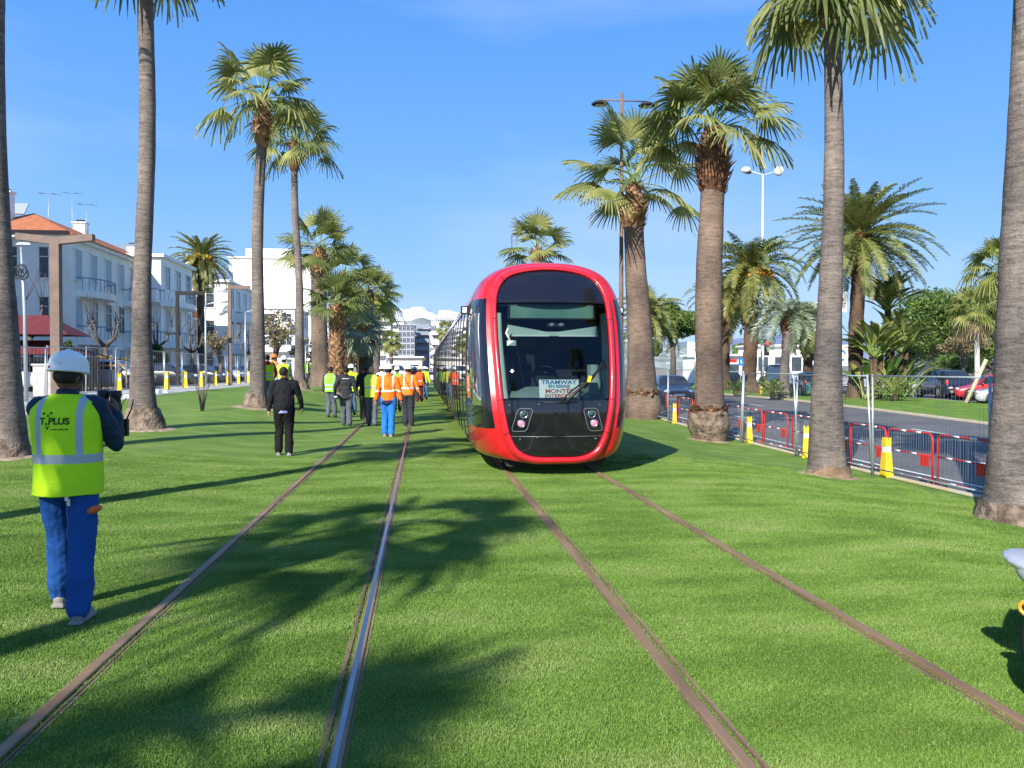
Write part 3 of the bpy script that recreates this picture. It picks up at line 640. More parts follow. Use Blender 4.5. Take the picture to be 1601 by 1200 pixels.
for z, w, d in ((1.0, .22, .06), (1.35, .24, .07), (1.55, .23, .07), (1.66, .17, .06), (1.71, .08, .03)):
    rows.append([(w * math.cos(a), 1.5 + d * math.sin(a), z) for a in np.linspace(0, 2 * math.pi, 17)[:-1]])
b.grid(rows, M_['dark'], True, True); b.add(rows[-1], [tuple(range(16))], M_['dark']); b.box((0, 1.36, 1.18), (.4, .4, .1), M_['dark']); b.box((0, 1.41, 1.60), (.07, .01, .02), M_['trim'])
b.build('driver_seat', parent=tram)
b = MB(); b.prism([(-.74, 2.18), (.74, 2.18), (.72, 2.34), (.1, 2.25), (-.1, 2.25), (-.72, 2.36)], .62, .635, M_['trim']); b.box((-.4, .60, 2.185), (.68, .02, .022), M_['white']); b.box((.42, .60, 2.185), (.64, .02, .022), M_['white']); b.build('sun_blind', parent=tram)
b = MB(); b.box((.0, .72, 2.57), (1.42, .08, .24), M_['dark']); b.build('display_housing', parent=tram)
M_['disp'] = pm('display_grey_green', (.10, .22, .17), .3, col2=(.22, .34, .27), scale=1.2)
b = MB(); b.box((.0, .676, 2.57), (1.34, .006, .20), M_['disp']); b.build('destination_display', parent=tram)
b = MB()
for x in (.0, .15): b.ell((x, .66, 2.36), (.05, .05, .035), M_['dash'], 10, 6)
b.box((.07, .7, 2.36), (.3, .03, .05), M_['dark']); b.build('cab_speaker', parent=tram)
b = MB(); b.tube([(-.72, .5, 2.30), (-.76, .45, 2.22), (-.70, .42, 2.1)], .016, M_['trim'], 6); b.box((-.68, .42, 2.06), (.14, .04, .08), M_['trim']); b.build('cab_microphone', parent=tram)
# headlights
for sg in (-1, 1):
    b = MB(); cx = .55 * sg; out = []
    def S(x, z, o): return (x, yf(x, z) - o, z)
    sk = .05 * sg
    def rrect(w, h, r, o, n=5):
        v = []
        for (sx, sz) in ((1, -1), (1, 1), (-1, 1), (-1, -1)):
            for k in range(n):
                a0 = {(1, -1): -90, (1, 1): 0, (-1, 1): 90, (-1, -1): 180}[(sx, sz)]; a = R(a0 + 90 * k / (n - 1))
                lx = sx * (w - r) + r * math.cos(a); lz = sz * (h - r) + r * math.sin(a); v.append(S(cx + lx + sk * lz / h * -1.0, .875 + lz, o))
        return v
    rim = rrect(.115, .175, .05, .006); b.tube(rim + [rim[0]], .0035, M_['dash'], 5, cap=False)
    b.grid([rrect(.113, .173, .05, -.001), rrect(.02, .04, .01, -.001)], M_['tblk'], True, True)
    hl = b.build('headlight', parent=tram)
    for dz, mm, nm in ((.085, M_['chrome'], 'lamp'), (-.055, pm('pink_lamp_glass', (.75, .25, .35), .15, .05, coat=1), 'lamp')):
        q = MB(); c_ = Vector(S(cx - sk * dz / .175, .875 + dz, .008)); Mx = Matrix.Rotation(R(90), 3, 'X')
        q.lathe(c_, [(.062, 0), (.062, .008), (.052, .012), (.045, .002)], M_['blk'] if nm == 'x' else M_['chrome'], 20, M=Mx, cap=False)
        q.ell(c_ + Vector((0, -.002, 0)), (.045, .014, .045), mm if dz < 0 else M_['tglass'], 16, 8); 
        if dz > 0: q.ell(c_ + Vector((0, .006, 0)), (.045, .008, .045), M_['dash'], 14, 6)
        q.build(nm, parent=hl)
# wiper
b = MB()
def WS(x, z, o=.03): return (x, yf(x, z) + .01 - o, z)
b.tube([WS(.10, 1.14, .05), WS(.25, 1.28, .06), WS(.50, 1.48, .06), WS(.72, 1.70, .05)], [.028, .03, .025, .016], M_['blk'], 6); b.tube([WS(.02, 1.15, .03), WS(.18, 1.30, .035), WS(.35, 1.42, .035)], .014, M_['blk'], 5)
b.tube([WS(.42, 1.36, .035), WS(.60, 1.56, .035), WS(.76, 1.80, .03), WS(.80, 1.66, .03)], .014, M_['blk'], 5)
w_ = b.build('wiper', parent=tram); q = MB(); q.box(WS(.49, 1.50, .10), (.05, .02, .10), M_['yel'], rot=Matrix.Rotation(R(18), 3, 'Y')); q.build('clip', parent=w_)
b = MB(); b.tube([WS(-.35, 1.155, .012), WS(0, 1.135, .015), WS(.3, 1.15, .012)], .012, M_['blk'], 5); b.build('wiper_cover', parent=tram)
# joints + bolts on the black face
b = MB(); b.tube([WS(-.71, .62, .012), WS(-.3, .62, .012), WS(.3, .62, .012), WS(.71, .62, .012)], .003, M_['galv'], 4)
for x, z in ((-.74, 1.10), (-.3, 1.12), (-.58, .575), (-.32, .605), (.66, 1.1), (.6, .58)): b.ell(WS(x, z, .012), (.012, .006, .012), M_['chrome'], 8, 5)
b.build('face_seam', parent=tram)
b = MB(); b.tube([WS(x, 2.735, .012) for x in np.linspace(-.84, .84, 9)], .006, M_['dark'], 5); b.build('face_seam', parent=tram)
# body modules
mods = [(1.75, 8.6), (8.9, 14.4), (14.7, 20.6), (20.9, 26.4), (26.7, 32.6), (32.9, 38.3), (38.6, 44)]
j1, j2, j3 = 14, 24, 46
for mi_, (ya, yb) in enumerate(mods):
    b = MB()
    full = lambda y: [(x, y, z) for x, z in BOD] + [(-x, y, z) for x, z in BOD[-2:0:-1]]
    for sg in (-1, 1):
        def side(j0, j1_, m, off=0, y0=ya, y1=yb, bb=b):
            P = [((x - off) * sg, z) for x, z in BOD[j0:j1_ + 1]]
            ra = [(x, y0, z) for x, z in P]; rb = [(x, y1, z) for x, z in P]
            bb.grid([ra, rb] if sg > 0 else [ra[::-1], rb[::-1]], m)
        side(0, j2 - (6 if mi_ % 2 == 0 else 0), M_['tred']); side(j3, NH - 1, M_['tred']); side(j2 - 6, j3, M_['blk'], .02)
    b.add([p for p in full(ya)], [tuple(range(len(full(ya))))], M_['dark']); b.add([p for p in full(yb)], [tuple(range(len(full(yb))))[::-1]], M_['dark'])
    body = b.build('body', parent=tram)
    n = max(3, round((yb - ya) / 1.35)); w = (yb - ya) / n
    for k in range(n):
        for sg in (-1, 1):
            q = MB(); y0, y1 = ya + k * w + .03, ya + (k + 1) * w - .03; lo = j2 - 6 if (mi_ % 2 == 0 or k % 2) else j2
            P = [(x * sg, z) for x, z in BOD[lo:j3]]; ra = [(x, y0, z) for x, z in P]; rb = [(x, y1, z) for x, z in P]
            q.grid([ra, rb] if sg > 0 else [ra[::-1], rb[::-1]], M_['tband']); q.build('window_panel' if k % 2 == 0 else 'door', parent=body)
    for k in range(n + 1):
        for sg in (-1, 1):
            b = MB()
            P = [((x + .011) * sg, z) for x, z in BOD[j2 - 6:j3 + 1]]; Q = [((x - .03) * sg, z) for x, z in BOD[j2 - 6:j3 + 1]]; yy = ya + k * w
            rws = [[(x, yy - .028, z) for x, z in Q], [(x, yy - .024, z) for x, z in P], [(x, yy + .024, z) for x, z in P], [(x, yy + .028, z) for x, z in Q]]
            b.grid(rws if sg > 0 else [r[::-1] for r in rws], M_['blk'], False); b.build('joint_rib', parent=body)
    if mi_ < 6:
        b = MB(); rows = []
        for k in range(9): rows.append([(x * (.93 if k % 2 else .96), yb + .3 * k / 8, .3 + (z - .3) * (.96 if k % 2 else .98)) for x, y, z in full(0)])
        b.grid(rows, M_['dark'], True, True); b.build('gangway', parent=tram)
    b = MB()
    b.box((0, (ya + yb) / 2, 3.50), (1.5, (yb - ya) * .6, .16), M_['galv'], taper=.9); 
    if mi_ > 0: b.build('roof_unit', parent=tram)
    b = MB()
    if mi_ % 2 == 0:
        for yy in ((ya + yb) / 2 - .9, (ya + yb) / 2 + .9):
            for sx in (-.72, .72): b.lathe((sx, yy, .30), [(.02, -.06), (.29, -.06), (.30, 0), (.29, .06), (.02, .06)], M_['dark'], 20, M=Matrix.Rotation(R(90), 3, 'Y'))
        b.box((0, (ya + yb) / 2, .32), (1.5, 2.6, .2), M_['dark']); b.build('bogie', parent=tram)
b = MB(); b.box((0, 1.3, .25), (1.7, 1.6, .12), M_['dark']); b.prism([(-.75, .12), (.75, .12), (.8, .24), (-.8, .24)], .45, .6, M_['dark']); b.build('underframe', parent=tram)
# side cameras
for sg in (-1, 1):
    b = MB(); b.box((sg * 1.32, 1.72, 2.66), (.18, .13, .13), M_['blk']); b.box((sg * 1.35, 1.653, 2.66), (.07, .004, .09), M_['white']); b.build('rear_view_camera', parent=tram)
b = MB(); b.prism([(1.0, 2.18), (1.13, 2.18), (1.0, 2.32)], -1.18, -1.176, M_['white'], 'X'); 
# notice behind the glass (rests on the dashboard)
def text(body, size, m, name='lettering', ext=.001, align='CENTER', bold=0):
    cu = bpy.data.curves.new(name, 'FONT'); cu.body = body; cu.size = size; cu.align_x = align; cu.align_y = 'CENTER'; cu.extrude = ext; cu.offset = bold
    o = bpy.data.objects.new(name, cu); C.objects.link(o); dg = bpy.context.evaluated_depsgraph_get(); me = bpy.data.meshes.new_from_object(o.evaluated_get(dg))
    bpy.data.objects.remove(o); me.materials.clear(); me.materials.append(m); return me
nt_ = thing('notice', 'white paper notice with blue and red capitals behind the tram windscreen', 'notice', (TX + .03, TY + .13, 1.345)); nt_.rotation_euler = (R(-14), 0, 0)
b = MB(); b.box((0, 0, 0), (.62, .004, .30), M_['white']); b.build('sheet', parent=nt_)
blu = pm('blue_ink', (.02, .13, .35), .6); rdi = pm('red_ink', (.5, .05, .04), .6)
for s_, z_, m_, k_ in (('TRAMWAY', .105, blu, .088), ('EN ESSAIS', .042, blu, .062), ('MONTÉE', -.035, rdi, .088), ('INTERDITE', -.108, rdi, .075)):
    me = text(s_, k_, m_, bold=.002); o = bpy.data.objects.new('lettering', me); C.objects.link(o); o.parent = nt_; o.location = (0, -.004, z_); o.rotation_euler = (R(90), 0, 0); o.scale = (1.25, 1, 1)
# ---------------- people ----------------
fold2 = bpy.data.textures.new('big_folds', 'CLOUDS'); fold2.noise_scale = .20; fold2.noise_depth = 4
fold = bpy.data.textures.new('folds', 'CLOUDS'); fold.noise_scale = .09; fold.noise_depth = 2
def soft(o, vox, sm=3, disp=0, tx=None):
    r = o.modifiers.new('merge', 'REMESH'); r.mode = 'VOXEL'; r.voxel_size = vox; r.use_smooth_shade = True
    s = o.modifiers.new('smooth', 'SMOOTH'); s.iterations = sm; s.factor = .5
    if disp: d = o.modifiers.new('folds', 'DISPLACE'); d.texture = tx or fold; d.texture_coords = 'LOCAL'; d.strength = disp; d.mid_level = .5
    return o
def ik(a, c, l1, l2, pole):
    a = Vector(a); c = Vector(c); d = c - a; L = min(d.length, (l1 + l2) * .999); d.normalize(); c = a + d * L
    x = (l1 * l1 - l2 * l2 + L * L) / (2 * L); h = math.sqrt(max(0, l1 * l1 - x * x)); p = Vector(pole); p -= d * p.dot(d); p.normalize(); return a + d * x + p * h, c
SK1 = pm('skin_tan', (.42, .22, .14), .55, .1); SK2 = pm('skin_pink', (.55, .32, .24), .55, .1); SKD = pm('skin_brown', (.16, .075, .045), .55, .1)
HB = pm('dark_hair', (.012, .010, .009), .7, .3, 60); HG = pm('grey_hair', (.2, .19, .18), .7, .3, 60)
CM = {}
def cloth(n, c, rough=.85, bump=.25, **k):
    if n not in CM: CM[n] = pm('cloth_' + n, c, rough, .08, 6, bump, 14, spec=.2, bdist=.03, **k)
    return CM[n]
def vestmat(name, col, bands, vert, grey=(.42, .47, .5), lo=None):
    """hi-vis cloth; bands = [(z0,z1)] horizontal tape, vert=(x0,x1,zmin) tape over the shoulders; lo=(z,colour) lower block"""
    if name in CM: return CM[name]
    m = pm('hivis_' + name, col, .75, .06, 5, .3, 12, spec=.25, bdist=.03); nt = m.node_tree; N = nt.nodes.new; L = nt.links.new; b = nt.nodes["Principled BSDF"]
    tc = [n for n in nt.nodes if n.type == 'TEX_COORD'][0]; sp = N('ShaderNodeSeparateXYZ'); L(tc.outputs['Object'], sp.inputs[0])
    def mt(op, a, c=None):
        k = N('ShaderNodeMath'); k.operation = op
        for i, q in enumerate((a, c)):
            if q is None: continue
            if isinstance(q, (int, float)): k.inputs[i].default_value = q
            else: L(q, k.inputs[i])
        return k.outputs[0]
    fac = 0.0
    def rng(s, a, c): return mt('MULTIPLY', mt('GREATER_THAN', s, a), mt('LESS_THAN', s, c))
    for z0, z1 in bands: fac = mt('MAXIMUM', fac, rng(sp.outputs[2], z0, z1))
    ax = mt('ABSOLUTE', sp.outputs[0])
    if vert: fac = mt('MAXIMUM', fac, mt('MULTIPLY', rng(ax, vert[0], vert[1]), mt('GREATER_THAN', sp.outputs[2], vert[2])))
    src_ = [l for l in nt.links if l.to_socket == b.inputs['Base Color']][0].from_socket
    def mixc(f, a, c):
        x = N('ShaderNodeMix'); x.data_type = 'RGBA'; L(f, x.inputs[0]) if not isinstance(f, float) else None; L(a, x.inputs[6]); x.inputs[7].default_value = (*c, 1); return x.outputs[2]
    if lo: src_ = mixc(mt('LESS_THAN', sp.outputs[2], lo[0]), src_, lo[1])
    L(mixc(fac, src_, grey), b.inputs['Base Color']); CM[name] = m; return m
def hand(b, wrist, d, up, curl, s=1.0, side=1):
    """palm + four fingers + thumb. d: pointing direction, up: back of hand"""
    w = Vector(wrist); d = Vector(d).normalized(); up = Vector(up); up -= d * up.dot(d); up.normalize(); t = d.cross(up) * side
    M = Matrix((t, d, up)).transposed(); b.ell(w + d * .05 * s, (.042 * s, .055 * s, .019 * s), n=12, k=8, M=M)
    for i, (o, l) in enumerate(((-.03, .068), (-.01, .078), (.011, .073), (.030, .058))):
        p0 = w + d * .085 * s + t * o * s; q = d; p = p0; r = .0095 * s
        for k in range(3):
            q = (q * math.cos(curl) - up * math.sin(curl)).normalized(); n_ = p + q * l * s * (.45, .32, .23)[k]; b.caps(p, n_, r, r * .9, n=8); p = n_; r *= .92
            up2 = up
    p = w + d * .03 * s - t * .035 * s; n_ = p + (d * .6 - t * .7 - up * .3).normalized() * .038 * s; b.caps(p, n_, .012 * s, .0105 * s, n=8); b.caps(n_, n_ + (d * .9 - t * .1 - up * .5).normalized() * .03 * s, .0105 * s, .009 * s, n=8)
def person(label, px, zc, H=1.74, head=0, yaw=None, xy=None, feet=((-.10, -.18, 0), (.10, .16, 0)), hands=((-.30, .02, .80), (.30, .05, .80)), elbow=None,
           top=('navy', (.02, .03, .06)), vest=None, legs=('dark', (.03, .03, .035)), shoes=(.03, .03, .03), hat=None, hair=HB, skin=SK1, group='workers walking along the tram tracks', vox=.013, build=1.0, long=False, extra=None, torso_mat=None, headturn=0, hood=None):
    x, y = xy or pos(px, zc); s = H / 1.75
    t = thing('person', label, 'person', (x, y, gz(x, y)), head, group); t.scale = (s,) * 3
    B = build; hz_ = .92
    # body
    hipL, hipR = Vector((-.09, 0, hz_)), Vector((.09, 0, hz_)); sh = [Vector((-.175 * B, 0, 1.43)), Vector((.175 * B, 0, 1.43))]
    ank = [Vector((f[0], f[1], f[2] + .085)) for f in feet]; kn = [ik(h, a, .43, .415, (0, 1, 0)) for h, a in zip((hipL, hipR), ank)]; ank = [k[1] for k in kn]; kn = [k[0] for k in kn]
    el = []; wr = []
    for i in (0, 1):
        sgn = (-1, 1)[i]; e, w = ik(sh[i], hands[i], .29, .26, (elbow[i] if elbow else (sgn * .5, -1, -.2))); el.append(e); wr.append(w)
    b = MB(); hc = Vector((0, .015, 1.635)); HM = Matrix.Rotation(headturn, 3, 'Z')
    b.ell(hc, (.076, .096, .112), n=18, k=14, M=HM); b.ell(hc + HM @ Vector((0, .03, -.07)), (.055, .062, .055), n=14, k=8, M=HM)          # skull, jaw
    b.ell(hc + HM @ Vector((0, .104, -.02)), (.014, .022, .026), n=8, k=6, M=HM); b.ell(hc + HM @ Vector((0, .088, -.066)), (.026, .014, .012), n=8, k=6, M=HM)    # nose, lips
    b.ell(hc + HM @ Vector((0, .088, .022)), (.05, .014, .012), n=8, k=6, M=HM)                              # brow
    for e in (-1, 1): b.ell(hc + HM @ Vector((e * .079, -.005, -.012)), (.010, .022, .032), n=8, k=6, M=HM)
    b.caps((0, -.005, 1.44), (0, .008, 1.57), .058, .052); b.ell((0, 0, 1.30), (.155 * B, .10 * B, .17)); b.ell((0, .0, 1.08), (.135 * B, .095 * B, .16)); b.ell((0, 0, .94), (.15 * B, .11 * B, .12))
    for i in (0, 1):
        b.caps((0, 0, 1.43), sh[i], .06, .055); b.caps(sh[i], el[i], .05, .038); b.caps(el[i], wr[i], .038, .026)
        d = (wr[i] - el[i]).normalized(); b_ = Vector(((-1, 1)[i], -.2, 0)); hand(b, wr[i] - d * .01, d, b_, .35, 1.0, (-1, 1)[i])
        b.caps((hipL, hipR)[i], kn[i], .082 * B, .056); b.caps(kn[i], ank[i], .054, .036); b.caps(ank[i], ank[i] + Vector((0, .12, -.04)), .036, .03)
    soft(b.build('body', skin, t), min(vox, .0085), 2)
    # eyes
    b = MB()
    for e in (-1, 1): b.ell(hc + HM @ Vector((e * .031, .0885, .002)), (.012, .007, .007), M_['white'], 8, 6, HM); b.ell(hc + HM @ Vector((e * .031, .094, .002)), (.005, .003, .005), M_['blk'], 6, 4, HM)
    b.build('eyes', parent=t)
    # trousers
    b = MB(); b.ell((0, 0, .93), (.165 * B, .125 * B, .13)); b.ell((-.075, -.035, .90), (.085, .095, .10)); b.ell((.075, -.035, .90), (.085, .095, .10))
    for i in (0, 1):
        b.caps((hipL, hipR)[i], kn[i], .104 * B, .086); a2 = ank[i] + Vector((0, 0, -.01)); b.caps(kn[i], a2 + Vector((0, -.005, .02)), .086, .080)
    soft(b.build('trousers', cloth(*legs), t), vox, 5, .05, fold2)
    # shoes
    shm = pm('shoe', shoes, .7, .2, 9)
    for i in (0, 1):
        b = MB(); a = ank[i]; b.caps(a + Vector((0, -.03, -.03)), a + Vector((0, .02, -.015)), .045, .045); b.caps(a + Vector((0, -.03, -.045)), a + Vector((0, .15, -.05)), .042, .036)
        b.box(a + Vector((0, .06, -.077)), (.085, .27, .022)); soft(b.build('shoe', shm, t), max(.009, vox * .8), 1)
    # top
    b = MB(); k = 1.10; zl = .80 if long else .90
    b.ell((0, 0, 1.28), (.185 * B, .125 * B, .19)); b.ell((0, .0, 1.08), (.165 * B, .12 * B, .17)); b.lathe((0, 0, zl), [(.02, 0), (1, 0), (1.0, .08), (.96, .2), (.92, .32), (.7, .42), (.3, .46)], None, 22, M=Matrix.Diagonal(Vector((.175 * B, .135 * B, 1))))
    for i in (0, 1):
        b.caps((0, -.01, 1.43), sh[i] + Vector((0, 0, -.01)), .078, .078); d = (wr[i] - el[i]).normalized(); b.caps(sh[i] + Vector((0, 0, -.012)), el[i], .080, .060); b.caps(el[i], wr[i] - d * .02, .060, .046)
    b.lathe((0, -.01, 1.42), [(.09, 0), (.080, .06), (.070, .125), (.05, .125)], None, 16)
    soft(b.build('jacket', torso_mat or cloth(*top), t), vox, 7, .03)
    if hood: b = MB(); b.ell((0, -.10, 1.46), (.12, .07, .075)); soft(b.build('hood', cloth(*hood), t), vox, 2, .02)
    # vest
    if vest:
        b = MB(); rows = []; n = 40; zb = vest[1] if len(vest) > 1 else .84
        for z, a, d, e in ((zb, .205, .165, 2.4), (zb + .12, .198, .158, 2.4), (1.08, .196, .152, 2.5), (1.2, .205, .155, 2.6), (1.31, .215, .156, 2.6), (1.39, .225, .142, 2.4), (1.44, .212, .118, 2.2), (1.478, .165, .10, 2.1), (1.50, .115, .09, 2), (1.515, .085, .082, 2)):
            row = []
            for q in range(n):
                th = 2 * math.pi * q / n; c_, s_ = math.cos(th), math.sin(th); wv = 1 + .035 * noise.noise((c_ * 2.2, s_ * 2.2, z * 5 + px * .1)) * (1.8 if z < 1.3 else 1)
                row.append((a * B * wv * math.copysign(abs(c_) ** (2 / e), c_), d * B * wv * math.copysign(abs(s_) ** (2 / e), s_), z + .008 * noise.noise((th, px, 1)) * (z < .95)))
            rows.append(row)
        b.grid(rows, None, True, True); o = b.build('vest', vest[0], t); so_ = o.modifiers.new('cloth', 'SOLIDIFY'); so_.thickness = .006; ss = o.modifiers.new('sub', 'SUBSURF'); ss.levels = 1; ss.render_levels = 2
        dd = o.modifiers.new('folds', 'DISPLACE'); dd.texture = fold; dd.texture_coords = 'LOCAL'; dd.strength = .014; dd.mid_level = .5
    # head gear
    if hat:
        b = MB(); hm = cloth('hat_' + hat[0], hat[1], .35, 0)
        T = Matrix.Rotation(R(-6), 3, 'X') ; b.lathe(hc + Vector((0, -.005, .035)), [(.121, -.012), (.125, -.004), (.1175, .004), (.116, .035), (.110, .068), (.094, .098), (.066, .122), (.034, .134), (.003, .138)], hm, 28, M=HM @ T @ Matrix.Diagonal(Vector((.98, 1.16, 1))))
        b.prism([(-.085, .10), (-.05, .165), (0, .182), (.05, .165), (.085, .10)], hc.z + .012, hc.z + .020, hm, 'Z') if not headturn else None
        b.tube([hc + Vector((0, math.cos(a) * .128 - .005, .045 + math.sin(a) * .128)) for a in np.linspace(.25, math.pi - .25, 9)], .010, hm, 6)
        b.build('hard_hat', parent=t)
        b = MB(); b.ell(hc + Vector((0, -.012, .0)), (.084, .102, .075), n=16, k=10, M=HM); b.build('hair', hair, t)
    elif hair:
        b = MB(); b.ell(hc + HM @ Vector((0, -.016, .022)), (.086, .100, .105), n=18, k=12, M=HM); soft(b.build('hair', hair, t), .01, 1, .01)
    if extra: extra(t, wr, el, sh, hc, HM)
    return t
YG = (.52, .85, .015)
vA = vestmat('yellow_two_bands', YG, [(.98, 1.03), (1.10, 1.15)], None)
vB = vestmat('yellow_braces', YG, [(1.055, 1.115)], (.11, .155, 1.06))
vC = vestmat('green_bands', (.25, .85, .03), [(.95, 1.0), (1.09, 1.14)], (.115, .16, 1.14))
vD = vestmat('pale_yellow', (.8, .9, .10), [(1.1, 1.15)], None)
oJ = vestmat('orange_jacket', (.95, .16, .01), [(1.10, 1.15)], (.10, .15, 1.1), (.7, .6, .55), (.90, (.015, .02, .06)))
oK = vestmat('orange_jacket_two', (.95, .2, .02), [(.86, .90), (1.08, 1.13)], (.09, .13, 1.1), (.7, .62, .58))
oV = vestmat('orange_vest', (.9, .1, .02), [(1.05, 1.1)], None)
# near worker with camera, lettering on his back
def near_extra(t, wr, el, sh, hc, HM):
    dark = pm('print_green_black', (.012, .04, .01), .7, .05)
    def back_y(x, z): 
        return -.1625 * max(.2, 1 - abs(x / .21) ** 2.6) ** (1 / 2.6)
    vt = [o for o in t.children if o.name.startswith('vest')][0]
    from mathutils.bvhtree import BVHTree
    bvh = BVHTree.FromObject(vt, bpy.context.evaluated_depsgraph_get())
    def surf(x, z):
        h = bvh.ray_cast(Vector((x, -1, z)), Vector((0, 1, 0)))[0]; return h.y if h else back_y(x, z)
    def place(me, x0, z0, name):
        v = me.vertices; n = len(v); co = np.empty(n * 3); v.foreach_get('co', co); co = co.reshape(-1, 3)
        out = [(x0 + p[0], surf(x0 + p[0], z0 + p[1]) - .004 - max(0, p[2]), z0 + p[1]) for p in co]; v.foreach_set('co', np.array(out).ravel()); me.update()
        o = bpy.data.objects.new(name, me); C.objects.link(o); o.parent = vt
    place(text('T', .062, dark, bold=.0012), -.098, 1.335, 'lettering'); place(text('x', .03, dark, bold=.001), -.070, 1.322, 'lettering'); me = text('PLUS', .062, dark, bold=.0018)
    place(me, .008, 1.335, 'lettering'); place(text('a Thalys company', .018, pm('faint_print', (.07, .2, .02), .7)), .035, 1.272, 'lettering') if False else None
    b = MB()
    for x, z in ((-.09, 1.387), (-.045, 1.389), (-.063, 1.372), (-.063, 1.29)):
        y = surf(x, z) - .003; b.box((x, y, z), (.013, .003, .014), dark)
    for x in (-.076, -.055): y = surf(x, 1.303) - .003; b.box((x, y, 1.303), (.010, .003, .010), pm('ochre_print', (.35, .4, .02), .7))
    [b.box((xx, surf(xx, 1.283) - .003, 1.283), (.014, .003, .005 + .003 * (i % 2)), dark) for i, xx in enumerate(np.arange(-.03, .07, .018))]; b.build('printed_mark', parent=vt)
    # keys at the belt, orange glove in the pocket
    b = MB(); b.tube([(.055, -.135, .855), (.06, -.15, .82)], .006, M_['galv'], 6); b.box((.064, -.152, .80), (.022, .008, .045), M_['galv']); b.box((.05, -.150, .825), (.02, .008, .03), M_['white']); b.build('keys', parent=t)
    b = MB(); b.ell((.205, -.09, .74), (.055, .04, .026), cloth('glove', (.75, .16, .05)), 12, 8, Matrix.Rotation(R(-22), 3, 'Y')); soft(b.build('glove', cloth('glove', (.75, .16, .05)), t), .008, 1, .02)
    b = MB(); b.ell(hc + Vector((-.068, -.112, .060)), (.018, .005, .010), M_['red'], 12, 6, Matrix.Rotation(R(30), 3, 'Z')); b.build('badge', parent=t)
nw = person('near worker in a white hard hat, lettered yellow vest and bright blue trousers', 106, 5.65, 1.72, R(-2), feet=((-.15, .22, 0), (.14, -.19, 0)), hands=((.04, .36, 1.34), (.22, .24, 1.38)), elbow=((-.15, -.2, -1), (.3, -.15, -1)),
       top=('navy_jacket', (.012, .03, .055), .55), vest=(vB, .835), legs=('bright_blue', (.014, .075, .28)), shoes=(.22, .21, .19), hat=('white', (.85, .85, .84)), skin=SKD, vox=.008, build=1.07, extra=near_extra, group='people on the tram tracks', headturn=R(-25))
x, y = nw.location.x, nw.location.y
cam_t = thing('camera_device', 'black twin-barrelled device held up by the worker in blue trousers', 'device', (x + .145, y + .34, 1.40), R(-14))
b = MB()
for dx in (-.045, .045): b.lathe((dx, 0, 0), [(.036, -.06), (.038, -.02), (.036, .05), (.042, .06), (.042, .10), (.034, .10)], M_['blk'], 18)
b.build('barrel', parent=cam_t); b = MB(); b.box((0, 0, -.04), (.06, .04, .09), M_['blk']); b.build('bridge', parent=cam_t)
rd = thing('walkie_talkie', 'black handset with two thin aerials in front of the near worker', 'radio', (x + .25, y + .30, 1.24), R(-10))
b = MB(); b.box((0, .02, 0), (.05, .03, .12), M_['blk']); b.build('case', parent=rd); b = MB(); b.tube([(.02, 0, .05), (.06, 0, .13), (.075, 0, .20)], [.006, .005, .004], M_['blk'], 6); b.tube([(-.01, 0, .05), (-.01, 0, .16), (.03, 0, .22)], .003, M_['blk'], 5); b.build('aerial', parent=rd)
# man in black
def shirt(t, wr, el, sh, hc, HM):
    b = MB(); b.lathe((0, 0, .84), [(1, 0), (1, .1), (.9, .1)], cloth('lilac', (.25, .27, .5)), 20, M=Matrix.Diagonal(Vector((.172, .135, 1))), cap=False); b.build('shirt_hem', parent=t)
person('heavy man all in black, bareheaded, walking away in the centre left', 444, 16.3, 1.69, R(6), feet=((-.11, .0, 0), (.10, -.16, 0)), hands=((-.30, -.05, .84), (.34, .16, .93)), top=('black', (.012, .012, .016)), legs=('black2', (.008, .008, .009)), shoes=(.25, .25, .27), build=1.18, extra=shirt, headturn=R(-30))
def strap_line(t, wr, el, sh, hc, HM):
    b = MB(); b.tube([(x_, -.128 - .0 * x_, 1.40) for x_ in (-.11, -.04, .04, .11)], .009, M_['white'], 5); b.build('reflective_strip', parent=t)
def carry(px_, zc_, dz, lab):
    x_, y_ = pos(px_, zc_); t_ = thing('hard_hat', lab, 'helmet', (x_, y_, dz)); b_ = MB(); b_.lathe((0, 0, 0), [(.15, 0), (.13, .01), (.125, .06), (.09, .11), (.04, .13), (.003, .135)], M_['blk'], 20); b_.box((-.02, -.12, .06), (.09, .03, .03), M_['white']); b_.build('shell', parent=t_)
person('walker in a black jacket with a silver line across the shoulders', 541, 24.8, 1.72, R(4), feet=((-.08, .12, 0), (.09, -.08, 0)), hands=((-.33, .02, .96), (.32, -.02, .84)), top=('charcoal', (.03, .032, .038)), legs=('grey', (.09, .10, .12)), long=True, extra=strap_line, build=1.08)
carry(526, 24.6, .80, 'dark helmet carried by the walker with the silver shoulder line')
person('man in a bright green vest and dark trousers, left of the dark jackets', 517, 28.4, 1.70, R(-10), feet=((-.09, -.05, 0), (.1, .12, 0)), top=('dkgrey', (.05, .045, .04)), vest=(vC, .88), legs=('greyblue', (.10, .12, .14)))
person('worker in a white helmet and jeans half hidden behind the silver-line jacket', 549, 30.5, 1.78, 0, hands=((-.28, .05, .85), (.28, .05, .85)), top=('yel', (.6, .65, .05)), vest=(vA,), legs=('jeans', (.08, .16, .3)), hat=('white', (.85, .85, .84)))
person('slim man in a long black coat left of the bald man', 570, 27.6, 1.75, R(5), feet=((-.07, -.2, 0), (.09, .15, 0)), top=('black', (.012, .012, .016)), legs=('brown', (.09, .06, .05)), shoes=(.3, .22, .15), long=True)
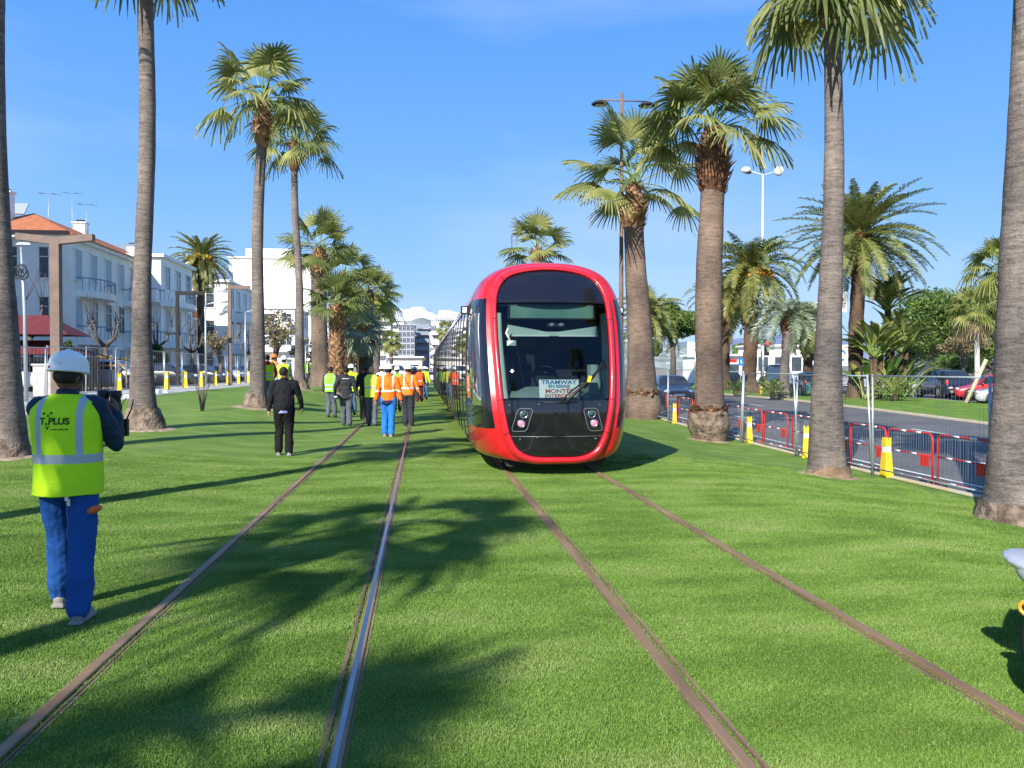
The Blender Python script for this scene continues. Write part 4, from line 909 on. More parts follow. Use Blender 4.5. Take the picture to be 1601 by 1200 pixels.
person('bald man in a pale yellow vest and grey trousers', 581, 24.8, 1.74, 0, feet=((-.09, .16, 0), (.09, -.12, 0)), top=('black', (.012, .012, .016)), vest=(vD, .84), legs=('greyblue', (.10, .12, .14)), skin=SK2, hair=None, build=1.03)
person('worker in an orange jacket with dark blue hem and bright blue jeans', 607, 20.9, 1.74, R(-3), feet=((-.09, .06, 0), (.08, -.14, 0)), hands=((-.33, .0, .84), (.33, .02, .82)), torso_mat=oJ, legs=('mid_blue', (.02, .16, .55)), shoes=(.3, .25, .2), hat=('white', (.85, .85, .84)), long=True, build=1.10)
def bagstrap(t, wr, el, sh, hc, HM):
    b = MB(); b.tube([(-.12, -.11, 1.46), (-.05, -.137, 1.33), (.05, -.145, 1.12), (.17, -.13, .95)], .010, M_['blk'], 5); b.build('strap', parent=t)
    b = MB(); b.box((.24, .0, .93), (.10, .2, .18), M_['blk'], taper=.85); b.build('shoulder_bag', parent=t)
person('worker in an orange jacket crossed by a thin black strap, dark trousers', 638, 24.7, 1.74, R(-2), feet=((-.08, .02, 0), (.09, -.05, 0)), hands=((-.31, .0, .84), (.33, .06, .88)), torso_mat=oK, legs=('dark', (.03, .032, .04)), hat=('white', (.85, .85, .84)), long=False, extra=bagstrap, build=1.1)
person('man in jeans and a yellow vest with a red hood by the collar palm', 418, 28.6, 1.76, R(12), feet=((-.10, .0, 0), (.11, .1, 0)), hands=((-.24, .2, 1.0), (.26, .22, 1.0)), top=('redo', (.5, .05, .03)), vest=(vA, .88), legs=('jeans', (.08, .16, .3)), shoes=(.3, .3, .3), hood=('redh', (.55, .02, .03)), build=1.05)
person('worker in an orange jacket half hidden beside the red hood', 428, 31.0, 1.72, R(-40), torso_mat=oK, legs=('dark', (.03, .032, .04)), hat=('orange', (.8, .2, .03)))
person('worker in a white helmet and yellow vest between the two slim palms', 444, 29.6, 1.74, R(0), top=('grey2', (.4, .4, .42)), vest=(vA, .86), legs=('bluew', (.05, .12, .3)), shoes=(.5, .5, .5), hat=('white', (.85, .85, .84)))
person('worker in a white helmet and green vest seen between the two orange jackets', 621, 33, 1.72, 0, vest=(vC,), top=('dkgrey', (.05, .045, .04)), hat=('white', (.85, .85, .84)), vox=.018)
person('far walker in a red-orange vest over black beside the tram tail', 656, 43, 1.74, 0, vest=(oV,), top=('black', (.012, .012, .016)), legs=('dkred', (.08, .02, .03)), hat=('white', (.85, .85, .84)), vox=.02)
person('far walker in a yellow jacket and blue jeans right of the red-orange vest', 664, 46, 1.76, 0, top=('yel', (.6, .65, .05)), legs=('jeans', (.08, .16, .3)), hat=('white', (.85, .85, .84)), vox=.02)
person('far worker in white helmet and white shirt left of the orange jackets', 597, 38, 1.76, 0, top=('white', (.7, .7, .7)), hat=('white', (.85, .85, .84)), vox=.02)
person('far worker in white helmet and red collar behind the black strap', 648, 52, 1.78, 0, top=('redo', (.5, .05, .03)), hat=('white', (.85, .85, .84)), vox=.02)
person('distant worker in a yellow vest beside the stout collared palm, left side', 483, 56, 1.72, R(90), vest=(vA,), vox=.02, hat=('white', (.85, .85, .84)))
person('distant worker in a yellow vest next to the thin palm foot', 474, 60, 1.72, R(-90), vest=(vD,), vox=.02)
for i, (px_, zc_, v_, lb) in enumerate(((684, 62, vA, 'yellow'), (676, 70, oV, 'red-orange'), (689, 55, vC, 'green'))):
    person('worker in a %s vest at the far end of the tram' % lb, px_ - 22, zc_, 1.74, R(20 * i), vest=(v_,), vox=.022, hat=('white', (.85, .85, .84)), legs=('dark', (.03, .032, .04)))
# ---------------- fences, barriers, posts ----------------
def fence_panel(label, L=3.45, H=2.0, group='wire mesh fence panels', nv=34, nh=5, r=.0019):
    t = thing('mesh_fence_panel', label, 'fence', (0, 0, 0), 0, group)
    b = MB(); b.tube([(0, 0, 0), (0, 0, H)], .021, M_['galv'], 8); b.build('post', parent=t); b = MB(); b.tube([(0, L, 0), (0, L, H)], .021, M_['galv'], 8); b.build('post', parent=t)
    b = MB(); b.tube([(0, 0, H - .03), (0, L, H - .03)], .017, M_['galv'], 6); b.tube([(0, 0, .16), (0, L, .16)], .014, M_['galv'], 6); b.build('rail', parent=t)
    b = MB()
    for i in range(nv): y = .05 + (L - .1) * i / (nv - 1); b.tube([(.004, y, .16), (.004, y, H - .03)], r, M_['wire'], 3, cap=False, smooth=False)
    for i in range(nh): z = .2 + (H - .3) * i / (nh - 1); b.tube([(-.004, 0, z), (-.004, L, z)], r, M_['wire'], 3, cap=False, smooth=False)
    b.build('wire_mesh', parent=t); return t
def marker_post(label, group='yellow and white marker posts'):
    t = thing('marker_post', label, 'bollard', (0, 0, 0), 0, group)
    b = MB(); b.box((0, 0, .30), (.20, .26, .60), M_['yel'], taper=.72); b.build('base', parent=t)
    b = MB(); b.box((0, 0, .66), (.13, .17, .14), M_['white'], taper=.98); b.build('band', parent=t)
    b = MB(); b.box((0, 0, .80), (.14, .18, .14), M_['yel']); b.box((-.045, 0, .90), (.04, .16, .06), M_['yel']); b.box((.045, 0, .90), (.04, .16, .06), M_['yel']); b.build('head', parent=t)
    return t
fr0 = fence_panel('nearest mesh fence panel on the right, by the big trunk at the right edge')
mk0 = marker_post('nearest yellow marker post on the right, at the foot of the leaning fence posts', 'yellow marker posts on the right kerb')
random.seed(3)
for i in range(17):
    y = 8.9 + 3.5 * i; z = gz(8.9, y)
    if i == 0: o = fr0; o.location = (8.82, y, z)
    else: o = dup(fr0, (8.82, y, z), label='%s mesh fence panel of the right hand row, counted from the camera' % ORD[i], group='mesh fence panels on the right')
    o.rotation_euler = (0, R(rr(-2.5, 2.5)) + (R(-4) if i == 2 else 0), R(rr(-1, 1))); o['group'] = 'mesh fence panels on the right'
    if i == 0: continue
    mz = z - .02
    if i == 1: m_ = mk0; m_.location = (9.0, y + 3.3, mz); m_.scale = (.85,) * 3
    else: m_ = dup(mk0, (9.0, y + 3.3, mz), R(rr(-20, 20)), '%s yellow marker post of the right hand fence, counted from the camera' % ORD[i - 1], sc=.85)
fl0 = fence_panel('nearest mesh fence panel of the left hand row', nv=12, nh=3, r=.0022, group='mesh fence panels on the left')
for i in range(19):
    y = 25.0 + 3.5 * i; X = -13.35; z = gz(X, y)
    o = fl0 if i == 0 else dup(fl0, (X, y, z), label='%s mesh fence panel of the left hand row along the pale footway' % ORD[i]); o.location = (X, y, z); o.rotation_euler = (0, R(rr(-2, 2)), R(rr(-1, 1)))
    if i in (1, 2): continue
    m_ = dup(mk0, (X + .12, y + 3.5, z), R(rr(-20, 20)), '%s yellow marker post beside the left hand footway' % ORD[i], sc=1.0, group='yellow marker posts on the left')
# red barriers on the road edge
def barrier(label):
    t = thing('road_barrier', label, 'barrier', (0, 0, 0), 0, 'red and white mesh barriers along the road'); L = 1.5; H = 1.0
    b = MB(); pts_ = [(0, 0, .03), (0, 0, H - .12), (0, .035, H - .035), (0, .12, H)]; pts_ += [(0, L - .12, H), (0, L - .035, H - .035), (0, L, H - .12), (0, L, .03)]
    b.tube(pts_, .019, M_['red'], 8); b.tube([(0, 0, .58), (0, L, .58)], .015, M_['red'], 6); b.tube([(0, 0, .12), (0, L, .12)], .015, M_['red'], 6); b.build('frame', parent=t)
    for z, ys in ((H, (.35, .85)), (.58, (.5, 1.05)), (.12, (.35, .95))):
        for y in ys: b = MB(); b.tube([(0, y, z), (0, y + .2, z)], .0205 if z == H else .0165, M_['white'], 8); b.build('white_band', parent=t)
    b = MB()
    for i in range(19): y = .06 + (L - .12) * i / 18; b.tube([(.0, y, .12), (.0, y, H)], .004, M_['wire'], 3, cap=False, smooth=False)
    b.build('bars', parent=t); b = MB(); b.box((-.02, .22, .47), (.006, .26, .2), M_['red']); b.build('plate', parent=t)
    b = MB(); b.box((0, .03, .02), (.34, .05, .04), M_['blk']); b.box((0, L - .03, .02), (.34, .05, .04), M_['blk']); b.build('foot', parent=t); return t
ba = barrier('nearest red mesh barrier, beside the big trunk at the right edge')
for i in range(18):
    y = 13.5 + 1.6 * i; z = gz(9.62, y) - .12
    o = ba if i == 0 else dup(ba, (0, 0, 0), label='%s red mesh barrier of the roadside row, counted from the camera' % ORD[i])
    o.location = (9.58 + rr(-.04, .04), y, z); o.rotation_euler = (0, 0, R(rr(-3, 3)))
# small white blocks on the left footway
for i, (px_, zc_) in enumerate(((200, 33), (246, 38))):
    x, y = pos(px_, zc_); b = MB(); b.box((0, 0, .07), (.22, .5, .14), M_['white'], taper=.8); b.box((.3, .2, .05), (.2, .2, .1), M_['white'], taper=.7)
    tag(b.build('fence_foot', loc=(x, y, gz(x, y))), ('white fence foot left of the cracked palm base', 'white fence foot lying right of the cracked palm base')[i], 'concrete block', 'white fence feet')
# ---------------- lamps, poles, signs ----------------
def pole(name, label, cat, px, zc, base=None):
    x, y = pos(px, zc); return thing(name, label, cat, (x, y, gz(x, y) if base is None else base))
t = pole('street_lamp', 'tall brown street lamp with two flat discs rising behind the tram', 'street lamp', 971, 33)
b = MB(); b.tube([(0, 0, 0), (0, 0, 5), (0, 0, 12.5)], [.10, .085, .06], M_['corten'], 12); b.build('pole', parent=t)
b = MB(); b.tube([(-.85, 0, 12.2), (1.0, 0, 12.2)], .03, M_['corten'], 8); b.build('arm', parent=t)
for s in (-.85, 1.0):
    b = MB(); b.lathe((s, 0, 12.05), [(.05, -.06), (.28, -.05), (.34, 0), (.2, .09), (.03, .12)], M_['dark'], 20); l_ = b.build('lamp_head', parent=t); b = MB(); b.lathe((s, 0, 12.05), [(.02, -.075), (.2, -.07), (.2, -.055)], M_['galv'], 16); b.build('lens', parent=l_)
t = pole('street_lamp', 'white double street lamp with two pale globes above the yellow-fruited date palm', 'street lamp', 1191, 74)
ht = hz(268, 74) - t.location.z; b = MB(); b.tube([(0, 0, 0), (0, 0, ht - .3)], [.12, .06], M_['white'], 10); b.build('pole', parent=t)
b = MB(); b.tube([(-1.3, 0, ht), (0, 0, ht - .35), (1.3, 0, ht)], .03, M_['white'], 6); b.build('arm', parent=t)
b = MB(); b.ell((1.45, 0, ht), (.42, .42, .42), M_['white'], 16, 12); b.build('globe', parent=t)
b = MB(); b.ell((-1.5, 0, ht + .02), (.42, .42, .28), M_['white'], 16, 12); l_ = b.build('globe', parent=t); b = MB(); b.lathe((-1.3, 0, ht - .25), [(.3, 0), (.25, .12)], M_['dark'], 14); b.build('shade', parent=l_)
t = pole('street_lamp', 'small dark street lamp poking up between the palm crown and the tram roof', 'street lamp', 800, 62)
b = MB(); hh = hz(366, 62); b.tube([(0, 0, 0), (0, 0, hh)], [.08, .05], M_['corten'], 8); b.build('pole', parent=t); b = MB(); b.ell((.5, 0, hh), (.45, .16, .10), M_['dark'], 12, 8); b.tube([(0, 0, hh - .05), (.5, 0, hh)], .03, M_['corten'], 6); b.build('lamp_head', parent=t)
# T-shaped brown canopy post
t = pole('canopy_post', 'brown steel T-shaped post with a wide cross beam, left of the white helmet', 'canopy post', 89, 34); hh = hz(372, 34) - t.location.z
b = MB(); b.box((0, 0, (hh - .02) / 2), (.35, .35, hh - .02), M_['corten']); b.build('post', parent=t)
b = MB(); 
for s in (-1, 1): b.add([(0, -.17, hh + .02), (0, .17, hh + .02), (s * 1.45, .17, hh + .16), (s * 1.45, -.17, hh + .16), (0, -.17, hh - .28), (0, .17, hh - .28), (s * 1.45, .17, hh - .10), (s * 1.45, -.17, hh - .10)], [(0, 1, 2, 3), (4, 7, 6, 5), (0, 3, 7, 4), (1, 5, 6, 2), (2, 6, 7, 3)], M_['corten'])
b.build('beam', parent=t)
b = MB(); b.tube([(-1.45, 0, hh + .05), (-1.7, 0, hh + .02)], .06, M_['galv'], 6); b.build('spotlight', parent=t)
def gallows(label, px, zc, top, px2, m=M_['corten'], w=.22, brk=True):
    t = pole('frame_post', label, 'pole', px, zc); hh = hz(top, zc) - t.location.z; L = (px2 - px) / FPX * zc
    b = MB(); b.box((0, 0, hh / 2), (w, w, hh), m); b.build('post', parent=t); b = MB(); b.box((L / 2, 0, hh - .12), (abs(L) + w, w * 1.02, .22), m); b.build('beam', parent=t)
    if brk: b = MB(); b.box((-.35, 0, hh * .55), (.5, .12, .10), m); b.box((-.6, 0, hh * .55), (.16, .2, .16), M_['dark']); b.build('bracket', parent=t)
gallows('thin black gallows post with a long arm, just right of the leaning grey trunk', 278, 52, 455, 316, M_['dark'], .18)
gallows('brown square post with a short beam in front of the shaded house corner', 360, 56, 446, 388, M_['corten'], .22, False)
# rings lamp
t = pole('lamp_post', 'pale lamp post carrying a flat lamp and a bundle of black rings', 'lamp post', 35, 30); hh = hz(385, 30) - t.location.z
b = MB(); b.tube([(.12, 0, 0), (.1, 0, hh * .6), (0, 0, hh)], [.07, .06, .04], M_['galv'], 10); b.build('pole', parent=t)
b = MB(); b.box((.12, 0, hh + .08), (.5, .25, .07), M_['galv'], taper=.7); b.build('lamp_head', parent=t)
b = MB()
for dx, dz in ((-.12, -.95), (.05, -.85), (.1, -.97)): b.tube([(dx + .17 * math.cos(a), -.10 + .02 * dx, hh + dz + .2 * math.sin(a)) for a in np.linspace(0, 2 * math.pi, 21)], .024, M_['blk'], 6, cap=False)
b.build('cable_ring', parent=t)
for i, (px_, zc_, top, lb) in enumerate(((322, 60, 476, 'thin pale lamp post right of the fruiting date palm'), (384, 66, 488, 'thin pale lamp post left of the collared slim palm'), (604, 100, 560, 'thin pale lamp post in front of the distant grey tower'), (478, 90, 540, 'short pale lamp post behind the thinnest palm'))):
    t = pole('lamp_post', lb, 'lamp post', px_, zc_); hh = hz(top, zc_) - t.location.z; b = MB(); b.tube([(0, 0, 0), (0, 0, hh)], [.09, .05], M_['galv'], 8); b.build('pole', parent=t); b = MB(); b.tube([(0, 0, hh), (.5, 0, hh + .12)], .04, M_['galv'], 6); b.box((.7, 0, hh + .12), (.6, .25, .09), M_['galv']); b.build('lamp_head', parent=t)
# traffic light
t = pole('traffic_light', 'traffic light showing red behind the silver feather palm', 'traffic light', 1193, 56); hh = hz(532, 56) - t.location.z
b = MB(); b.tube([(0, 0, 0), (0, 0, hh)], .09, M_['galv'], 8); b.tube([(-.12, 0, 0), (-.12, 0, .9)], .12, M_['yel'], 8); b.build('pole', parent=t); b = MB(); b.box((.2, -.05, hh - .5), (.32, .2, 1.0), M_['blk']); h_ = b.build('housing', parent=t)
b = MB(); b.ell((.2, -.17, hh - .18), (.13, .05, .13), pm('red_signal', (.8, .02, .04), .3, emis=((1, .02, .05), 1.5)), 12, 8); b.build('lamp', parent=h_)
for k in (1, 2): b = MB(); b.ell((.2, -.17, hh - .18 - .31 * k), (.12, .03, .12), M_['dark'], 12, 8); b.build('lamp', parent=h_)
t = pole('road_sign', 'square blue road sign left of the thick dark date trunk', 'road sign', 1158, 58); hh = hz(562, 58) - t.location.z
b = MB(); b.tube([(0, 0, 0), (0, 0, hh)], .03, M_['galv'], 6); b.build('pole', parent=t); bs = pm('sign_blue', (.01, .17, .6), .4); b = MB(); b.box((0, -.05, hh - .15), (.36, .02, .5), bs); b.build('panel', parent=t)
b = MB(); b.box((0, -.065, hh - .12), (.05, .01, .26), M_['white']); b.box((.06, -.065, hh - .2), (.1, .01, .05), M_['white']); b.build('symbol', parent=t)
t = pole('billboard', 'two white panels on a post left of the sawn-base palm', 'billboard', 1088, 90); 
b = MB(); b.tube([(0, .1, 0), (0, .1, hz(534, 90) - t.location.z)], .12, M_['galv'], 6); b.build('pole', parent=t)
for a_, c_ in ((534, 546), (548, 558)): b = MB(); b.box((0, 0, (hz(a_, 90) + hz(c_, 90)) / 2 - t.location.z), (1.9, .1, hz(a_, 90) - hz(c_, 90)), M_['white']); b.build('panel', parent=t)
t = pole('shop_sign', 'tall sign box with a red triangle seen beside the third grey trunk', 'sign', 1313, 110); hh = hz(455, 110); b = MB(); b.tube([(0, 0, 0), (0, 0, hh)], .15, M_['galv'], 6); b.build('pole', parent=t)
b = MB(); b.box((0, 0, hh - 1.4), (1.6, .3, 2.6), M_['white']); b.build('panel', parent=t); b = MB(); b.prism([(-.5, hh - 1.3), (.5, hh - 1.3), (0, hh - .4)], -.17, -.155, M_['red']); b.build('symbol', parent=t)
x, y = pos(1526, 44); b = MB(); b.tube([(-.55, 0, -.1), (.55, 0, 2.15)], .10, pm('pale_wood', (.5, .4, .28), .8), 8); tag(b.build('wooden_stake', loc=(x, y, .0)), 'leaning pale wooden stake on the grass in front of the red car', 'stake')
# ---------------- cars ----------------
M_['cglass'] = pm('car_glass', (.02, .025, .03), .05, .1, spec=.9, coat=.6)
M_['tyre'] = pm('tyre_rubber', (.015, .015, .016), .85, .1)
M_['rim'] = pm('alloy_rim', (.45, .45, .47), .3, .05, metal=.7)
M_['lampr'] = pm('tail_lamp_red', (.6, .05, .05), .2, coat=.8); M_['lampw'] = pm('headlamp_clear', (.75, .78, .8), .1, coat=.8)
def car(label, paint, loc, rz, L=4.2, W=1.76, H=1.48, kind='hatch', group='cars on the roads'):
    t = thing('parked_car' if 'parked' in label else 'car', label, 'car', (loc[0], loc[1], loc[2]), rz, group)
    hood = {'hatch': (.27, .30), 'suv': (.24, .27), 'van': (.10, .13), 'sedan': (.27, .31)}[kind]; rear = {'hatch': .97, 'suv': .975, 'van': .99, 'sedan': .80}[kind]
    bh = {'hatch': .60, 'suv': .62, 'van': .55, 'sedan': .60}[kind] * H
    # y = -L/2 front ... +L/2 rear
    stn = []
    def add(f, zb, zw, zr, wf, rf): stn.append((-L / 2 + f * L, zb, zw, zr, wf * W / 2, rf * W / 2))
    add(0, .34, .55, .60, .74, .66); add(.015, .24, .62, .68, .86, .78); add(.06, .19, .68, .74, .95, .86); add(hood[0] - .05, .18, bh - .06, bh, 1, .86); add(hood[0], .18, bh, bh + .05, 1, .84)
    add(hood[0] + .13, .18, bh + .02, H - .05, 1, .74); add(hood[0] + .2, .18, bh + .02, H, 1, .74); add(.68, .18, bh + .03, H, 1, .74); add(rear - .12, .18, bh + .05, H - .05, 1, .72); add(rear - .02, .2, bh + .06, bh + .16 if kind != 'van' else H - .1, .97, .74)
    if kind == 'sedan': add(.97, .22, bh, bh + .04, .93, .8)
    add(.995, .26, bh - .1, bh - .05, .9, .78); add(1, .36, .6, .64, .82, .7)
    b = MB(); rows = []
    for y, zb, zw, zr, w, rw in stn:
        h = [(w * .86, zb), (w * .97, zb + .08), (w, zb + .25), (w * .995, (zb + zw) / 2 + .08), (w * .96, zw), (rw + (w * .93 - rw) * .0, zr - .045), (rw * .82, zr), (0, zr + .012)]
        rows.append([(x, y, z) for x, z in h] + [(-x, y, z) for x, z in h[-2::-1]])
    b.grid(rows, paint, True); n = len(rows[0]); b.add(rows[0], [tuple(range(n))[::-1]], paint); b.add(rows[-1], [tuple(range(n))], paint); 
    o = b.build('body', parent=t); mo = o.modifiers.new('bevel', 'SUBSURF'); mo.levels = mo.render_levels = 1
    # glass
    def side(i, j, sg, name='side_window'):
        g = MB(); row = []
        for q in range(i, j + 1):
            y, zb, zw, zr, w, rw = stn[q]; x0, z0 = w * .96, zw; x1, z1 = rw, zr - .045; a0, a1 = .12, .86
            row.append([((x0 + (x1 - x0) * a + .012) * sg, y, z0 + (z1 - z0) * a) for a in (a0, a1)])
        g.grid(row, M_['cglass'], True); g.build(name, parent=t)
    for sg in (-1, 1): side(4, 6, sg); side(6, 7, sg); side(7, 9, sg)
    def cross(i, j, a0, a1, name):
        g = MB(); A, B = stn[i], stn[j]; row = []
        for a in (a0, (a0 + a1) / 2, a1):
            y = A[0] + (B[0] - A[0]) * a; z = A[3] + (B[3] - A[3]) * a + .03; w = (A[5] + (B[5] - A[5]) * a) * .9; row.append([(w * k, y - (.02 if i < 6 else -.02), z - .02 * abs(k)) for k in (-1, -.5, 0, .5, 1)])
        g.grid(row, M_['cglass'], True); g.build(name, parent=t)
    cross(4, 5, .08, .95, 'windscreen'); cross(9, 8, .05, .9, 'rear_window')
    for sx in (-1, 1):
        for yy in (-L * .31, L * .29):
            b = MB(); M = Matrix.Rotation(R(90), 3, 'Y'); r = .33 if kind != 'suv' else .37
            b.lathe((sx * (W / 2 - .09), yy, r), [(.2, -.1), (r - .02, -.1), (r, -.07), (r, .07), (r - .02, .1), (.2, .1)], M_['tyre'], 20, M=M); wh = b.build('wheel', parent=t)
            b = MB(); b.lathe((sx * (W / 2 - .07), yy, r), [(.03, -.08), (r * .62, -.08), (r * .66, .0), (r * .62, .08 * 1), (.03, .085)], M_['rim'], 10, smooth=False, M=M); b.build('rim', parent=wh)
            b = MB(); b.lathe((sx * (W / 2 - .055), yy, r), [(r + .03, -.065), (r + .055, -.065), (r + .055, .06), (r + .03, .06)], M_['dark'], 20, M=M, cap=False); b.build('wheel_arch', parent=t)
        b = MB(); b.ell((sx * W * .36, -L / 2 + .10, .66), (.19, .10, .085), M_['lampw'], 12, 8, Matrix.Rotation(R(sx * -22), 3, 'Z')); b.build('headlight', parent=t)
        b = MB(); b.ell((sx * W * .41, L / 2 - .09, bh * .92), (.10, .08, .17), M_['lampr'], 12, 8); b.build('tail_lamp', parent=t)
        b = MB(); b.ell((sx * (W / 2 + .06), stn[4][0] + .25, bh + .08), (.10, .06, .07), paint, 10, 6); b.build('wing_mirror', parent=t)
    b = MB(); b.box((0, -L / 2 - .012, .42), (1.2, .04, .16), M_['blk']); b.box((0, -L / 2 - .0, .62), (.9, .04, .07), M_['blk']); b.build('grille', parent=t)
    for yy in (-L / 2 - .036, L / 2 + .02): b = MB(); b.box((0, yy, .48 if yy < 0 else .62), (.50, .012, .11), M_['white']); b.build('number_plate', parent=t)
    return t
def paint(n, c, metal=0): return pm('car_paint_' + n, c, .3, .03, metal=metal, coat=1, spec=.5)
PW, PD, PR, PG, PBk, PT = paint('white', (.75, .76, .78)), paint('dark_blue', (.012, .018, .04)), paint('red', (.45, .02, .03)), paint('silver', (.42, .44, .46)), paint('black', (.012, .012, .014)), paint('teal', (.03, .14, .17))
def rl(x, y): return gz(x, y) - .11
x, y = pos(1049, 45.5); car('dark blue hatchback with shining headlamps driving towards us between the two stout palms', PD, (x, y, rl(x, y)), R(-4))
x, y = pos(1476, 53); car('dark blue off-roader with roof bars seen from behind at the right', PD, (x, y, rl(x, y)), R(180 - 9), L=4.4, W=1.85, H=1.72, kind='suv')
x, y = pos(1548, 49); car('red hatchback behind the leaning wooden stake', PR, (x, y, rl(x, y)), R(180 + 72), L=4.0)
x, y = pos(1590, 44); car('grey car mostly hidden by the big trunk at the right edge', PG, (x, y, rl(x, y)), R(180 + 70))
x, y = pos(1266, 56); car('teal car with lit tail lamp left of the third grey trunk', PT, (x, y, rl(x, y)), R(180 - 12), H=1.6, kind='suv')
x, y = pos(1218, 74); car('white van with red marks parked behind the traffic light', PW, (x, y, gz(x, y)), R(150), L=5.0, W=1.9, H=2.1, kind='van')
x, y = pos(1140, 80); car('dark car parked behind the blue road sign', PBk, (x, y, gz(x, y)), R(100))
LS = ((40, 44, PW, 'hatch', 'white parked car cut by the left edge trunk, behind the fence', 95), (176, 47, PG, 'suv', 'silver parked car behind the fence, right of the white helmet', 84), (262, 56, PBk, 'hatch', 'black parked car behind the fence under the gallows post', 88),
      (316, 66, PD, 'hatch', 'dark blue parked car behind the bare shrub', 80), (352, 76, PW, 'hatch', 'white parked car left of the brown square post', 60), (374, 84, PW, 'sedan', 'second white parked car right of the brown square post', 60), (290, 74, PG, 'sedan', 'silver parked car behind the black one by the houses', 85),
      (392, 98, PBk, 'sedan', 'dark parked car far along the left road', 60))
for px_, zc_, p_, k_, lb, a_ in LS: x, y = pos(px_, zc_); car(lb, p_, (x, y, gz(x, y) - .02), R(a_), kind=k_, H=1.6 if k_ == 'suv' else 1.46, group='cars parked on the left')
for px_, zc_, p_, k_, lb, a_ in ((612, 112, PW, 'van', 'white van crossing far behind the orange jackets', 90), (640, 116, PW, 'van', 'white truck crossing in front of the grey tower', 88), (672, 110, PW, 'hatch', 'white car at the far end of the tracks beside the tram', 10), (590, 104, PT, 'hatch', 'teal car far behind the bald man', 70)):
    x, y = pos(px_, zc_); car(lb, p_, (x, y, gz(x, y) - .1), R(a_), kind=k_, H=2.2 if k_ == 'van' else 1.5, L=5 if k_ == 'van' else 4.2, group='distant crossing traffic')
# ---------------- scooter at the right edge ----------------
x, y = pos(1613, 4.3); t = thing('scooter', 'silver vehicle nose with a pale windshield, black fork and amber ring at the right edge', 'scooter', (x, y, gz(x, y)), R(-62))
S_ = pm('silver_paint', (.55, .57, .6), .3, .05, metal=.5, coat=.6)
b = MB(); b.ell((.06, 0, .665), (.19, .15, .055), S_, 20, 12, Matrix.Rotation(R(12), 3, 'Y')); b.ell((.13, 0, .63), (.13, .16, .09), S_, 16, 10); soft(b.build('nose_cowl', S_, t), .008, 3)
b = MB(); b.ell((.08, -.10, .62), (.10, .06, .05), M_['dash'], 16, 10, Matrix.Rotation(R(20), 3, 'Y')); b.build('headlight', parent=t)
b = MB(); rows = []
for i in range(9): k = i / 8; rows.append([(.02 + .10 * k ** 1.5 + .16 * (1 - math.cos(a)), .16 * math.sin(a) + .05 * k, .70 + .42 * k) for a in np.linspace(-1.5, 1.5, 11)])
b.grid(rows, M_['dash']); w_ = b.build('windshield', parent=t); b = MB()
b.tube([r[5] for r in rows], .012, M_['white'], 6); b.tube([Vector(r[5]) + Vector((-.018, .01, .0)) for r in rows], .01, M_['blk'], 6); b.build('windshield_rim', parent=w_)
b = MB(); b.tube([(.12, 0, .6), (.12, -.02, .45), (.12, -.03, .3)], [.05, .04, .035], pm('brown_stalk', (.10, .05, .03), .6), 10); b.build('fork', parent=t)
b = MB(); b.lathe((.14, 0, .26), [(.12, -.07), (.22, -.07), (.255, -.03), (.255, .03), (.22, .07), (.12, .07)], M_['tyre'], 28, M=Matrix.Rotation(R(80), 3, 'Y')); b.lathe((.14, 0, .26), [(.02, -.05), (.12, -.05), (.12, .05), (.02, .05)], M_['rim'], 20, M=Matrix.Rotation(R(80), 3, 'Y')); b.build('front_wheel', parent=t)
b = MB(); b.tube([(.07 + .07 * math.cos(a), -.10, .46 + .04 * math.sin(a)) for a in np.linspace(0, 6.283, 17)], .012, pm('amber', (.6, .33, .04), .3), 6, cap=False); b.ell((.07, -.08, .46), (.075, .04, .045), M_['blk']); b.build('indicator', parent=t)
b = MB(); b.box((.35, .5, .42), (.34, 1.3, .36), S_, taper=.8); b.ell((.35, .75, .72), (.18, .42, .09), M_['blk']); soft(b.build('body', S_, t), .02, 4)
b = MB(); b.lathe((.30, 1.15, .26), [(.12, -.07), (.22, -.07), (.255, -.03), (.255, .03), (.22, .07), (.12, .07)], M_['tyre'], 28, M=Matrix.Rotation(R(80), 3, 'Y')); b.build('rear_wheel', parent=t)
b = MB(); b.tube([(-.0, .2, .98), (.2, .22, 1.0), (.42, .2, .98)], .014, M_['blk'], 6); b.build('handlebar', parent=t)
